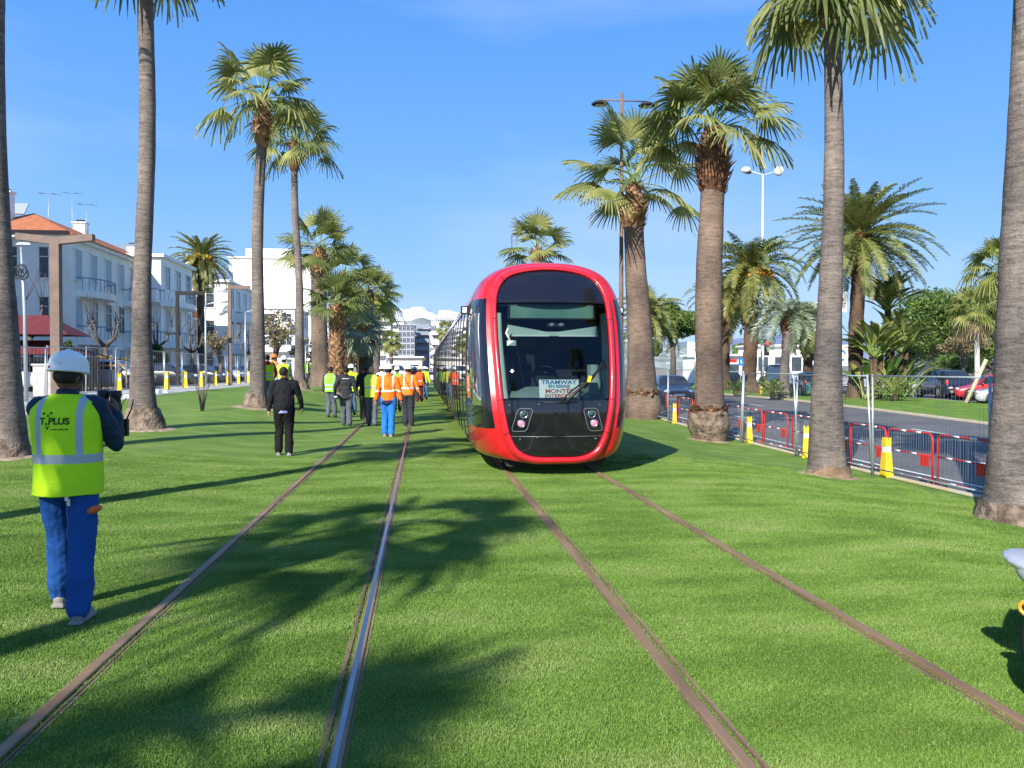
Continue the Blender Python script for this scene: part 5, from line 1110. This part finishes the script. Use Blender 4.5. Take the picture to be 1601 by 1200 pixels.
# ---------------- buildings ----------------
M_['wallA'] = pm('cream_render', (.82, .79, .72), .85, .05, .8, .1, 40)
M_['wallW'] = pm('white_render', (.86, .84, .80), .85, .04, .8)
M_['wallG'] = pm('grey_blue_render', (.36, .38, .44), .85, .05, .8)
M_['roofT'] = pm('orange_roof_tile', (.38, .13, .055), .85, .2, 3, .6, 9, stretch=(1, 1, 3))
M_['shut'] = pm('pale_grey_shutter', (.42, .46, .50), .7, .06)
M_['win'] = pm('window_dark', (.05, .065, .08), .12, .3, 1.5, spec=.8)
M_['balg'] = pm('balcony_railing', (.22, .27, .32), .6, .1)
M_['awn'] = pm('orange_awning', (.65, .22, .06), .8, .15)
M_['maroon'] = pm('maroon_canvas', (.12, .02, .025), .8, .15)
def bldg(label, x0, x1, y0, y1, zt, floors, m=None, zb=.3, wins=('E', 'S'), bays=6, baysS=4, ww=1.1, wh=1.5, roof=None, balc=None, cornice=True, shut=.5, seed=1, awn=(), name='apartment_building', grp='white houses along the boulevard', balS=(), baln='balcony', setback=0):
    """E = facade at x1 facing the tracks, S = facade at y0 facing the camera"""
    random.seed(seed); m = m or M_['wallW']; cx, cy = (x0 + x1) / 2, (y0 + y1) / 2; W, D = x1 - x0, y1 - y0; H = zt - zb
    t = thing(name, label, 'building', (cx, cy, zb), 0, grp); hx, hy = W / 2, D / 2; fh = H / floors
    b = MB(); b.box((0, 0, H / 2 - .3), (W, D, H + .6), m); b.build('wall', parent=t)
    if cornice: b = MB(); b.box((0, 0, H + .12), (W + .7, D + .7, .26), m); b.build('cornice', parent=t)
    if setback: b = MB(); b.box((-.1 * W, .1 * D, H + .25 + 1.3), (W * .6, D * .6, 2.6), m); b.build('penthouse', parent=t)
    def win(u, z, face, w, h):
        q = MB(); sm = M_['shut'] if random.random() < shut else M_['win']
        def B(o, d, c, mm):
            if face == 'E': q.box((hx + o, u + c[0], z + c[1]), (d, *(c[2],), c[3]), mm)
            else: q.box((u + c[0], -hy - o, z + c[1]), (c[2], d, c[3]), mm)
        B(.01, .05, (0, 0, w, h), sm); f_ = None
        for s in (-1, 1): B(.04, .10, (s * (w / 2 + .04), 0, .08, h + .1), m)
        B(.06, .16, (0, -h / 2 - .05, w + .3, .09), m); B(.05, .12, (0, h / 2 + .07, w + .16, .1), m)
        if sm is M_['win']: B(.045, .03, (0, 0, .06, h), m); B(.045, .03, (0, h * .2, w, .05), m)
        q.build('window', parent=t)
    for f in range(floors):
        z = f * fh + fh * .52
        if 'E' in wins:
            for k in range(bays): win(-hy + D * (k + .5) / bays, z, 'E', ww, wh)
        if 'S' in wins:
            for k in range(baysS): win(-hx + W * (k + .5) / baysS, z, 'S', ww, wh)
    def balcony(face, u, z, w, d, solid=False, rnd=False):
        q = MB(); 
        base = hx if face == 'E' else hy
        pts_ = []
        n = 12
        for k in range(n + 1):
            a = k / n; uu = u - w / 2 + w * a; oo = d * (min(1, math.sin(math.pi * a) ** .45) if rnd else 1)
            pts_.append((uu, oo))
        poly = [(u - w / 2, -.05)] + pts_ + [(u + w / 2, -.05)]
        P2 = [(base + o, uu) if face == 'E' else (uu, -base - o) for uu, o in poly]
        q.prism(P2, z, z + .22, m, 'Z'); q.prism(P2, z - .25, z, m, 'Z') if rnd else None
        bo = q.build(baln, parent=t); r_ = MB(); P3 = P2[1:-1] if rnd else P2
        r_.tube([(x, y, z + 1.1) for x, y in P3], .04, M_['balg'], 4)
        for (xa, ya), (xb, yb) in zip(P3, P3[1:]):
            L_ = math.hypot(xb - xa, yb - ya); kk = max(1, int(L_ / .3))
            if solid: r_.add([(xa, ya, z + .2), (xb, yb, z + .2), (xb, yb, z + 1.05), (xa, ya, z + 1.05)], [(0, 1, 2, 3)], solid)
            else:
                for i in range(kk): a = i / kk; x, y = xa + (xb - xa) * a, ya + (yb - ya) * a; r_.tube([(x, y, z + .2), (x, y, z + 1.1)], .025, M_['balg'], 3, cap=False)
        r_.build('railing', parent=bo)
    for args in (balc or []): balcony(*args)
    for (face, u, z, w, d) in awn:
        q = MB(); s = hx if face == 'E' else hy
        v = [(u - w / 2, 0, z), (u + w / 2, 0, z), (u + w / 2, d, z - .8), (u - w / 2, d, z - .8)]
        q.add([(s + o, uu, zz) if face == 'E' else (uu, -s - o, zz) for uu, o, zz in v], [(0, 1, 2, 3)], M_['awn']); q.build('awning', parent=t)
    if roof:
        rh = roof; o = .55; zr = H + .25; X, Y = hx + o, hy + o; r = min(X, Y)
        P = [(-X, -Y, zr), (X, -Y, zr), (X, Y, zr), (-X, Y, zr)]
        if D > W: P += [(0, -Y + r, zr + rh), (0, Y - r, zr + rh)]; F = [(0, 1, 4), (1, 2, 5, 4), (2, 3, 5), (3, 0, 4, 5), (3, 2, 1, 0)]
        else: P += [(-X + r, 0, zr + rh), (X - r, 0, zr + rh)]; F = [(0, 1, 5, 4), (1, 2, 5), (2, 3, 4, 5), (3, 0, 4), (3, 2, 1, 0)]
        b = MB(); b.add(P, F, M_['roofT']); b.build('roof', parent=t)
    return t, hx, hy, H, fh
# A: cream house with orange roof
A, hx, hy, H, fh = bldg('cream three-storey house with orange tiled roof and curved balconies at the left', -32.6, -24.5, 62.5, 91.5, 10.75, 3, M_['wallA'], .35, bays=10, baysS=3, ww=1.25, wh=2.1, roof=2.2, seed=2, shut=.7,
    balc=[('E', -hy_ + 4.2, z, 6.2, 1.3, False, True) for hy_ in (14.5,) for z in (3.3, 6.75)] + [('E', -2.2, z, 3.6, .9, False, True) for z in (3.3, 6.75)] + [('E', 3, z, 3.6, .9, False, True) for z in (3.3, 6.75)])
for (dx, dy, h_) in ((-1.3, -12.0, 3.6), (.1, -2.0, 3.1), (1.2, 7.5, 2.6)):
    b = MB(); b.box((dx, dy, H + h_ / 2), (.95, .8, h_), M_['white']); b.box((dx, dy, H + h_ + .05), (1.15, 1.0, .12), M_['white']); b.box((dx, dy, H + h_ + .2), (.6, .5, .2), M_['dark']); b.build('chimney', parent=A)
b = MB(); b.box((-3.4, -9.0, H + 3.0), (4.5, .12, 1.2), M_['galv'], rot=Matrix.Rotation(R(-40), 3, 'X')); b.build('solar_panel', parent=A)
b = MB(); b.box((2.0, 4.0, H + 2.2), (1.9, 1.3, .10), M_['galv'], rot=Matrix.Rotation(R(15), 3, 'X')); b.build('solar_panel', parent=A)
for dx, dy, hh in ((-.2, -3.0, 5.6), (.7, -2.4, 4.8), (.5, -9.2, 4.3)):
    b = MB(); b.tube([(dx, dy, H), (dx, dy, H + hh)], .018, M_['galv'], 4); b.tube([(dx - .8, dy, H + hh - .1), (dx + .9, dy, H + hh - .2)], .012, M_['dark'], 4); b.tube([(dx - .5, dy - .3, H + hh - .12), (dx - .5, dy + .3, H + hh - .12)], .02, M_['dark'], 4); b.tube([(dx + .4, dy - .3, H + hh - .15), (dx + .4, dy + .3, H + hh - .15)], .02, M_['dark'], 4); b.build('aerial', parent=A)
bldg('white flat-roofed corner house with stepped balconies, between the leaning trunk and the fruiting date palm', -31, -22.3, 76, 86, 11.3, 3, M_['wallW'], .35, bays=3, baysS=2, ww=1.5, wh=2.0, seed=3, shut=.3, balc=[('E', -1, z, 8.5, 1.5, False, True) for z in (3.4, 7.0)] + [('S', 2.2, z, 4.2, 1.3, M_['wallW'], False) for z in (3.4, 7.0)])
bldg('sunlit white house with an orange sunshade and deep balconies behind the date palm', -31, -21.6, 98, 116, 11.4, 3, M_['wallW'], .4, bays=5, baysS=2, ww=1.8, wh=2.2, seed=4, shut=.1, setback=1,
     balc=[('S', -1.4, z, 6.0, 2.0, q, False) for z, q in ((3.0, M_['wallW']), (6.7, M_['awn']))] + [('E', -3, z, 5, 1.2, M_['wallW'], False) for z in (3.0, 6.7)], awn=[('S', -1.2, 10.1, 4.5, 1.8)])
bldg('tall white block filling the sky between the two slim palms', -36, -21, 165, 190, 22.6, 7, M_['wallW'], .5, wins=('E',), bays=8, ww=1.4, wh=1.5, seed=5, setback=1, balc=[('E', -8, 3 + 3.15 * k, 6, 1.3, M_['wallW'], False) for k in range(6)])
bldg('lower stepped white block left of the tall white one', -47, -36.4, 172, 192, 17.0, 5, M_['wallW'], .5, bays=4, baysS=3, ww=1.4, wh=1.5, seed=6, setback=1, balc=[('S', 0, 3.4 + 3.3 * k, 8, 1.6, M_['wallW'], False) for k in range(4)])
bldg('low pale house with dark windows behind the group in yellow vests', -27, -19.5, 134, 150, 11.0, 3, M_['wallA'], .5, bays=5, baysS=3, ww=1.5, wh=1.7, seed=7, shut=.1, balc=[('S', 0, 3.8 + 3.5 * k, 6.5, 1.2, M_['wallW'], False) for k in range(2)])
def far(label, pa, pb, zc, top, fl, m, seed, dep=18, **k):
    xa, ya = pos(pa, zc); xb, _ = pos(pb, zc); return bldg(label, xa, xb, ya, ya + dep, hz(top, zc), fl, m, .5, seed=seed, grp='distant apartment blocks', **k)
far('white terraced block left of the grey-blue tower', 586, 611, 250, 500, 7, M_['wallW'], 11, baysS=3, bays=5, ww=1.6, wh=1.3, shut=.2, balc=[('S', 0, 2.6 + 2.5 * k, 4.6, 1.5, M_['wallW'], False) for k in range(6)])
far('wide white terraces stepping up the slope behind the grey-blue tower', 598, 632, 330, 499, 8, M_['wallW'], 12, baysS=5, ww=1.6, wh=1.3, shut=.1, setback=1, balc=[('S', 0, 2.6 + 2.6 * k, 8, 1.6, M_['wallW'], False) for k in range(7)])
far('tall grey-blue apartment tower at the end of the tracks', 623, 648, 240, 508, 8, M_['wallG'], 13, baysS=4, bays=6, ww=.8, wh=1.1, shut=0)
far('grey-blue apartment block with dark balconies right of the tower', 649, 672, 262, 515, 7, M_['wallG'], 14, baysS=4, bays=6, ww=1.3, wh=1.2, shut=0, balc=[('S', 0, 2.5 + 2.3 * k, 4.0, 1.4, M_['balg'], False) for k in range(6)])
far('slim bright white tower between the grey-blue blocks', 661, 671, 300, 512, 7, M_['wallW'], 15, baysS=1, bays=3, ww=.7, wh=1, shut=.2)
far('white block beside the end of the tram roof', 673, 690, 230, 521, 6, M_['wallW'], 16, baysS=3, bays=5, ww=1.2, wh=1.2, shut=.3, balc=[('S', 0, 2.6 + 2.6 * k, 2.4, 1.2, M_['wallW'], False) for k in range(5)])
far('bright white stepped block above the tram tail', 684, 716, 270, 497, 8, M_['wallW'], 17, baysS=5, bays=5, ww=1.2, wh=1.2, shut=.3, setback=1)
bldg('grey neighbouring house standing outside the left edge, shading the cream house', -44, -28, 44, 57, 15.2, 4, M_['wallA'], .35, bays=4, baysS=4, seed=21)  # added out of view to keep the sun off the cream house front
# low white buildings and canopies
def low(label, pa, pb, zc, top, m=None, dep=6, name='kiosk', win_=True, band=None):
    xa, ya = pos(pa, zc); xb, _ = pos(pb, zc); w = xb - xa; h = hz(top, zc) - .0; t = thing(name, label, 'building', ((xa + xb) / 2, ya + dep / 2, 0)); m = m or M_['wallW']
    b = MB(); b.box((0, 0, h / 2), (w, dep, h), m); b.build('wall', parent=t); b = MB(); b.box((0, -.2, h + .1), (w + .6, dep + .8, .2), m); b.build('roof', parent=t)
    n = max(1, int(w / 2.2))
    for k in range(n):
        b = MB(); b.box((-w / 2 + w * (k + .5) / n, -dep / 2 - .01, h * .5), (w / n * .6, .06, h * .4), M_['win']); b.build('window', parent=t)
    if band: b = MB(); b.box((0, -dep / 2 - .05, h * .82), (w * .7, .04, h * .1), band); b.build('sign_band', parent=t)
    return t
low('long low grey-white shelter behind the orange jackets', 607, 660, 130, 559, M_['wallA'], 4, 'shelter')
low('low white kiosk with a red stripe right of the sawn-base palm', 1092, 1165, 100, 556, None, 6, 'kiosk', band=M_['red'])
low('long white pavilion behind the silver feather palm', 1180, 1262, 112, 541)
low('low white restaurant building behind the dark blue off-roader', 1462, 1500, 105, 541, None, 8, 'restaurant')
low('pale yellow low building right of the white restaurant', 1500, 1550, 100, 548, pm('pale_yellow_render', (.6, .5, .33), .8), 8, 'restaurant')
low('white upper storey block peeping over the dark palms left of the third trunk', 1255, 1312, 170, 474, None, 10, 'apartment_house')
# blue round emblem poster between the trunks
x, y = pos(1315, 90); t = thing('poster_board', 'white poster board with a blue swirl between the third trunk and the dark date trunk', 'poster', (x, y, 0)); b = MB(); b.box((0, 0, hz(555, 90)), (1.6, .1, 2.2), M_['white']); b.box((0, .05, hz(575, 90) / 2), (.1, .1, hz(575, 90)), M_['galv']); b.build('panel', parent=t)
b = MB(); b.tube([(.4 * math.cos(a), -.08, hz(555, 90) + .5 * math.sin(a)) for a in np.linspace(.3, 5.4, 15)], .10, bs, 6); b.build('symbol', parent=t)
# maroon pavilion at the left
x, y = pos(47, 44); t = thing('pavilion', 'maroon hipped canopy on slim posts behind the left edge trunk', 'pavilion', (x, y, .4))
for z0, w, h in ((2.0, 3.2, .75), (3.0, 2.5, 1.05)):
    b = MB(); b.add([(-w, -1.6, z0), (w, -1.6, z0), (w, 1.6, z0), (-w, 1.6, z0), (-w * .55, 0, z0 + h), (w * .35, 0, z0 + h)], [(0, 1, 5, 4), (1, 2, 5), (2, 3, 4, 5), (3, 0, 4), (3, 2, 1, 0)], M_['maroon']); b.build('canopy', parent=t)
for dx in (-2.9, -1.4, 0, 1.4, 2.9): b = MB(); b.box((dx, -1.3, 1.0), (.1, .1, 2.0), M_['dark']); b.build('post', parent=t)
b = MB(); b.box((0, 1.2, .95), (6, .1, 1.9), M_['win']); b.build('glazing', parent=t)
# slatted wooden fence and walls by the cars
for px0, px1, zc_, lb in ((138, 196, 45, 'brown slatted wooden screen behind the fence, right of the white helmet'),):
    xa, ya = pos(px0, zc_); xb, _ = pos(px1, zc_); t = thing('wooden_screen', lb, 'fence', ((xa + xb) / 2, ya, gz(xa, ya)))
    w = xb - xa; b = MB(); b.box((0, 0, 1.25), (w, .06, .1), pm('brown_wood', (.2, .13, .06), .8)); b.box((0, 0, .25), (w, .06, .1), pm('brown_wood2', (.2, .13, .06), .8)); b.build('rail', parent=t)
    b = MB(); [b.box((-w / 2 + w * k / 5, -.05, .75), (.09, .05, 1.5), M_['corten']) for k in range(6)]; b.build('slats', parent=t)
x, y = pos(52, 33); b = MB(); b.box((0, 0, .75), (1.5, .6, 1.5), M_['conc']); b.box((0, 0, 1.54), (1.6, .7, .08), M_['conc']); tag(b.build('utility_cabinet', loc=(x, y + 2, .3)), 'pale concrete cabinet beside the left edge trunk', 'cabinet')
# ---------------- trees and shrubs ----------------
def cloud(b, c, r, n, m, size, flat=.6, seed=0, hollow=.55):
    for i in range(n):
        d = Vector((random.gauss(0, 1), random.gauss(0, 1), random.gauss(0, 1))).normalized() * rr(hollow, 1.0)
        p = Vector(c) + Vector((d.x * r[0], d.y * r[1], d.z * r[2])); s = size * rr(.6, 1.3); a = Vector((rr(-1, 1), rr(-1, 1), rr(-1, 1))).normalized(); q = a.cross(Vector((rr(-1, 1), rr(-1, 1), rr(-.3, 1)))).normalized()
        b.add([p - a * s, p + q * s * .6, p + a * s, p - q * s * .6], [(0, 1, 2, 3)], m)
def leafy(label, px, zc, top, wpx, botpx, m, seed, name='tree', nb=16, per=130, size=.28, trunk=True, flat=1.0, grp='trees across the road', tm=None, cat='tree', forks=4):
    random.seed(seed); x, y = pos(px, zc); z0 = gz(x, y); t = thing(name, label, cat, (x, y, z0), 0, grp); zt = hz(top, zc) - z0; zb = hz(botpx, zc) - z0; w = wpx / FPX * zc / 2; h = (zt - zb) / 2; cz = (zt + zb) / 2
    b = MB(); cs = []
    for i in range(nb):
        while 1:
            p = (rr(-1, 1), rr(-1, 1), rr(-1, 1))
            if p[0] ** 2 + p[1] ** 2 + p[2] ** 2 < 1: break
        r = rr(.28, .46); c = (p[0] * w * .78, p[1] * w * .78, cz + p[2] * h * .75); cs.append(c); cloud(b, c, (w * r, w * r, min(w, h * 1.1) * r * flat), per, m, size)
    b.build('crown', parent=t)
    if trunk:
        b = MB(); tm = tm or M_['twig']; b.tube([(0, 0, -.2), (rr(-.1, .1), 0, zb * .6), (rr(-.2, .2), 0, zb + .2)], [w * .09 + .08, w * .07 + .06, w * .05 + .05], tm, 10)
        for c in cs[:forks * 2]: b.tube([(0, 0, zb * .75), ((c[0]) * .45, c[1] * .45, (zb + c[2]) * .55), c], [.12, .09, .03], tm, 6)
        b.build('trunk', parent=t)
    return t
leafy('rounded umbrella pine with dense green crown between the two stout palms', 1052, 92, 473, 98, 533, M_['pine'], 61, 'pine_tree', 30, 420, .17, flat=.7)
leafy('big dark green pine left of the slim white-stemmed palm', 1468, 96, 450, 150, 566, M_['pine'], 62, 'pine_tree', 34, 430, .18)
leafy('tall dark pine right behind the slim white-stemmed palm', 1545, 98, 436, 150, 570, M_['pine'], 63, 'pine_tree', 36, 430, .18)
leafy('lower green pine between the banana-leaved clump and the big pine', 1425, 104, 478, 90, 566, M_['pine'], 64, 'pine_tree', 22, 360, .18)
leafy('far green tree behind the yellow-fruited date palm', 1180, 130, 528, 70, 562, M_['pine'], 65, 'tree', 14, 130, .4)
leafy('far green tree seen left of the third grey trunk', 1262, 125, 520, 70, 565, M_['pine'], 66, 'tree', 14, 130, .4)
leafy('far tree between the tram and the stout right palm', 1018, 120, 525, 50, 560, M_['shrub'], 67, 'tree', 12, 120, .35)
leafy('olive shrub row under the pines behind the parked off-roader', 1500, 78, 556, 85, 585, M_['shrub'], 68, 'shrub', 14, 150, .16, False, cat='shrub')
leafy('yellowish airy bush in front of the pines, left of the white-stemmed palm', 1505, 74, 519, 75, 552, M_['willow'], 69, 'bush', 12, 90, .16, True, cat='bush')
leafy('dark clipped tree between the leaning trunk and the corner house', 250, 60, 530, 30, 590, M_['pine'], 70, 'small_tree', 8, 130, .15, cat='tree', grp='trees on the left')
leafy('brown leafless-looking tree crown behind the collared slim palm', 432, 92, 480, 70, 548, M_['willow'], 71, 'willow_tree', 18, 70, .16, grp='trees on the left')
leafy('yellow-brown airy tree left of the square brown post', 345, 70, 500, 60, 560, M_['willow'], 72, 'willow_tree', 14, 45, .12, grp='trees on the left')
leafy('second brown airy tree beside the stout collared palm', 480, 96, 520, 50, 580, M_['willow'], 73, 'willow_tree', 12, 60, .16, grp='trees on the left')
leafy('low green bush beside the maroon canopy', 105, 42, 532, 26, 560, M_['shrub'], 74, 'bush', 6, 90, .08, True, cat='bush', grp='trees on the left')
leafy('brown hedge behind the mesh fence near the silver parked car', 168, 52, 553, 70, 590, M_['willow'], 75, 'hedge', 14, 130, .10, False, cat='hedge', grp='trees on the left')
for i, (px_, zc_, tp, bp_, w_) in enumerate(((576, 140, 545, 575, 40), (618, 170, 552, 574, 40), (652, 160, 556, 575, 34), (690, 140, 548, 575, 26), (560, 110, 540, 580, 30))):
    leafy('far brown street tree, ' + ORD[i] + ' from the left of the orange jackets', px_, zc_, tp, w_, bp_, M_['willow'] if i != 3 else M_['shrub'], 80 + i, 'street_tree', 9, 60, .25, grp='distant street trees')
# broad-leaved clump (giant bird of paradise) and cycad-like plants on the median
def paddle(b, o, az, el, L, pl, w, m):
    h = Vector((math.cos(az), math.sin(az), 0)); p = Vector(o); e = el; pts_ = [p]
    for i in range(8): e -= .05 + .10 * (i / 8); p = p + (h * math.cos(e) + Vector((0, 0, 1)) * math.sin(e)) * (pl + L) / 8; pts_.append(p)
    b.tube(pts_[:6], [.05, .045, .04, .03, .02, .012], M_['pet'], 5); s = Vector((-h.y, h.x, 0)); k0 = int(8 * pl / (pl + L)); rows = []
    for i in range(k0, 9): a = (i - k0) / (8 - k0); ww = w * math.sin(math.pi * min(.97, .1 + a * .88)) ** .6; c = pts_[i]; rows.append([c - s * ww + Vector((0, 0, ww * .35)), c, c + s * ww + Vector((0, 0, ww * .35))])
    b.grid(rows, m, False)
def stre(label, px, zc, h, n, seed, w=.21, L=1.6):
    random.seed(seed); x, y = pos(px, zc); t = thing('banana_leaved_plant', label, 'plant', (x, y, gz(x, y)), 0, 'broad-leaved plants on the median'); b = MB(); st = MB()
    for k in range(3):
        ox, oy = rr(-.5, .5), rr(-.5, .5); hh = h * rr(.6, .8); st.tube([(ox, oy, -.1), (ox * 1.3, oy * 1.3, hh)], [.13, .11], M_['barkd'], 8)
        for i in range(n): paddle(b, (ox * 1.3, oy * 1.3, hh), i * 2.4 + k, R(rr(35, 85)), L * rr(.8, 1.1), 1.1, w, M_['fand'] if random.random() < .65 else M_['fany'])
    for i in range(n): paddle(b, (rr(-.9, .9), rr(-.9, .9), 0), rr(0, 6.3), R(rr(50, 86)), L * .9, 1.0 + rr(0, .8), w, M_['shrub'] if i % 3 else M_['fany'])
    b.build('leaves', parent=t); st.build('stem', parent=t)
stre('tall clump of paddle-shaped leaves right of the dark date trunk, highest of the three', 1397, 53, 7.2, 17, 91)
stre('lower paddle-leaved clump in front, by the leaning fence posts', 1372, 48, 3.2, 14, 92, L=1.3)
stre('paddle-leaved clump at the edge of the tall one, left of the off-roader', 1404, 51, 4.2, 13, 93, L=1.5)
def tuft(label, px, zc, n, L, m, seed):
    random.seed(seed); x, y = pos(px, zc); t = thing('spiky_plant', label, 'plant', (x, y, gz(x, y)), 0, 'spiky plants on the median'); pin_crown((0, 0, .25), n, L, (m, m), seed, el0=80, el1=15, curve=.8, M=16, ll=.25, lw=.03).build('leaves', parent=t); b = MB(); b.lathe((0, 0, 0), [(.14, -.05), (.16, .2), (.1, .35)], M_['barkd'], 10); b.build('stem', parent=t)
tuft('spiky olive plant beside the silver feather palm trunk', 1208, 49, 22, 1.1, M_['fan'], 94); tuft('spiky plant between the date trunk and the traffic light', 1150, 55, 22, 1.2, M_['shrub'], 95); tuft('tall yellowish spiky plant in front of the paddle-leaved clump', 1398, 46, 26, 1.9, M_['fany'], 96); tuft('spiky green plant at the right edge behind the leaning stake', 1555, 56, 30, 2.4, M_['fany'], 97)
leafy('low clipped shrub left of the silver feather palm', 1205, 53, 585, 40, 612, M_['shrub'], 98, 'shrub', 8, 140, .08, False, cat='shrub')
# bare pollarded trees
def bare(label, px, zc, top, seed, fork=.45, grp='bare pollarded trees', r0=.16, tw=3):
    random.seed(seed); x, y = pos(px, zc); z0 = gz(x, y); t = thing('bare_tree', label, 'tree', (x, y, z0), 0, grp); H = hz(top, zc) - z0; b = MB(); tb = MB(); hf = H * fork
    tb.tube([(0, 0, -.1), (rr(-.1, .1), 0, hf)], [r0, r0 * .8], M_['twig'], 8)
    for k in range(4):
        a = k * 1.57 + rr(-.4, .4); q = Vector((math.cos(a), math.sin(a), 0)); e = Vector((0, 0, hf)) + q * H * .17 + Vector((0, 0, H * .25)); tb.tube([(0, 0, hf - .1), Vector((0, 0, hf)) + q * H * .12 + Vector((0, 0, H * .08)), e], [r0 * .7, r0 * .5, r0 * .4], M_['twig'], 6)
        for j in range(tw): d = Vector((rr(-.5, .5), rr(-.5, .5), 1)).normalized(); b.tube([e, e + d * H * .15 + Vector((rr(-.1, .1), 0, 0)), e + d * H * rr(.25, .36)], [.03, .02, .008], M_['twig'], 4)
        b.ell(e, (.12, .12, .10), M_['twig'], 6, 4)
    tb.build('trunk', parent=t); b.build('crown', parent=t)
bare('bare pollarded tree in front of the curved balconies of the cream house', 165, 54, 462, 101); bare('bare forked tree beside the rings lamp post', 50, 46, 420, 102); bare('bare tree half hidden by the leaning grey trunk', 246, 62, 470, 103); bare('bare tree in front of the shaded side of the sunshade house', 390, 74, 498, 104); bare('bare twiggy tree right of the fruiting date palm', 300, 66, 490, 105)
# bare shrub on the lawn
random.seed(8); x, y = pos(316, 25.5); t = thing('bare_shrub', 'small leafless shrub alone on the lawn between the grey trunks', 'shrub', (x, y, gz(x, y))); b = MB()
for k in range(26):
    a = rr(0, 6.28); d = Vector((math.cos(a), math.sin(a), 0)); L_ = rr(.5, 1.3); b.tube([(rr(-.06, .06), rr(-.06, .06), -.02), d * .12 * L_ + Vector((0, 0, L_ * .5)), d * rr(.15, .35) * L_ + Vector((rr(-.1, .1), 0, L_))], [.009, .007, .003], M_['twig'], 4)
b.build('branches', parent=t)
# ---------------- hills and snowy mountains ----------------
def ridge(name, y, x0, x1, prof, m, dep, rough, seed, n=160, k=18):
    rows = []; 
    for j in range(k + 1):
        t = j / k; row = []
        for i in range(n + 1):
            x = x0 + (x1 - x0) * i / n; px = 660 + x * 1337 / y; h = prof_at(prof, px) * (y + dep) / y; zz = -20 + (h + 20) * math.sin(math.pi / 2 * t) ** .8
            nn = noise.fractal((x * rough, (y + dep * t) * rough, seed), 1.0, 2.1, 5); row.append((x, y + dep * t, zz * (1 + .14 * nn) if t < 1 else zz * (1 + .10 * nn)))
        rows.append(row)
    b = MB(); b.grid(rows, m, True); return tag(b.build(name), kind='structure')
M_['snow'] = pm('snowy_rock', (.35, .36, .42), .9, col2=(.8, .83, .9), scale=.004, thr=(.42, .5)); M_['hill'] = pm('wooded_hill', (.13, .17, .15), .95, col2=(.34, .36, .36), scale=.03, thr=(.4, .7)); M_['hill_haze'] = pm('far_blue_hill', (.16, .20, .30), .95, .2, .01)  # the far hill's blue is distance haze painted into its colour
ridge('mountain', 8500, -3500, 2600, [(-100, 260), (400, 330), (520, 480), (570, 540), (605, 630), (628, 570), (655, 640), (690, 560), (720, 560), (800, 400), (1300, 200)], M_['snow'], 1500, .0022, 3, n=300)
ridge('hill', 2600, -1200, 1500, [(-100, 40), (400, 60), (560, 105), (620, 130), (660, 150), (700, 135), (760, 110), (900, 90), (1300, 70)], M_['hill'], 500, .004, 5)
ridge('hill', 3800, 1200, 5200, [(1000, 60), (1140, 130), (1200, 120), (1300, 150), (1370, 165), (1450, 150), (1700, 120), (2600, 60)], M_['hill_haze'], 700, .003, 9)
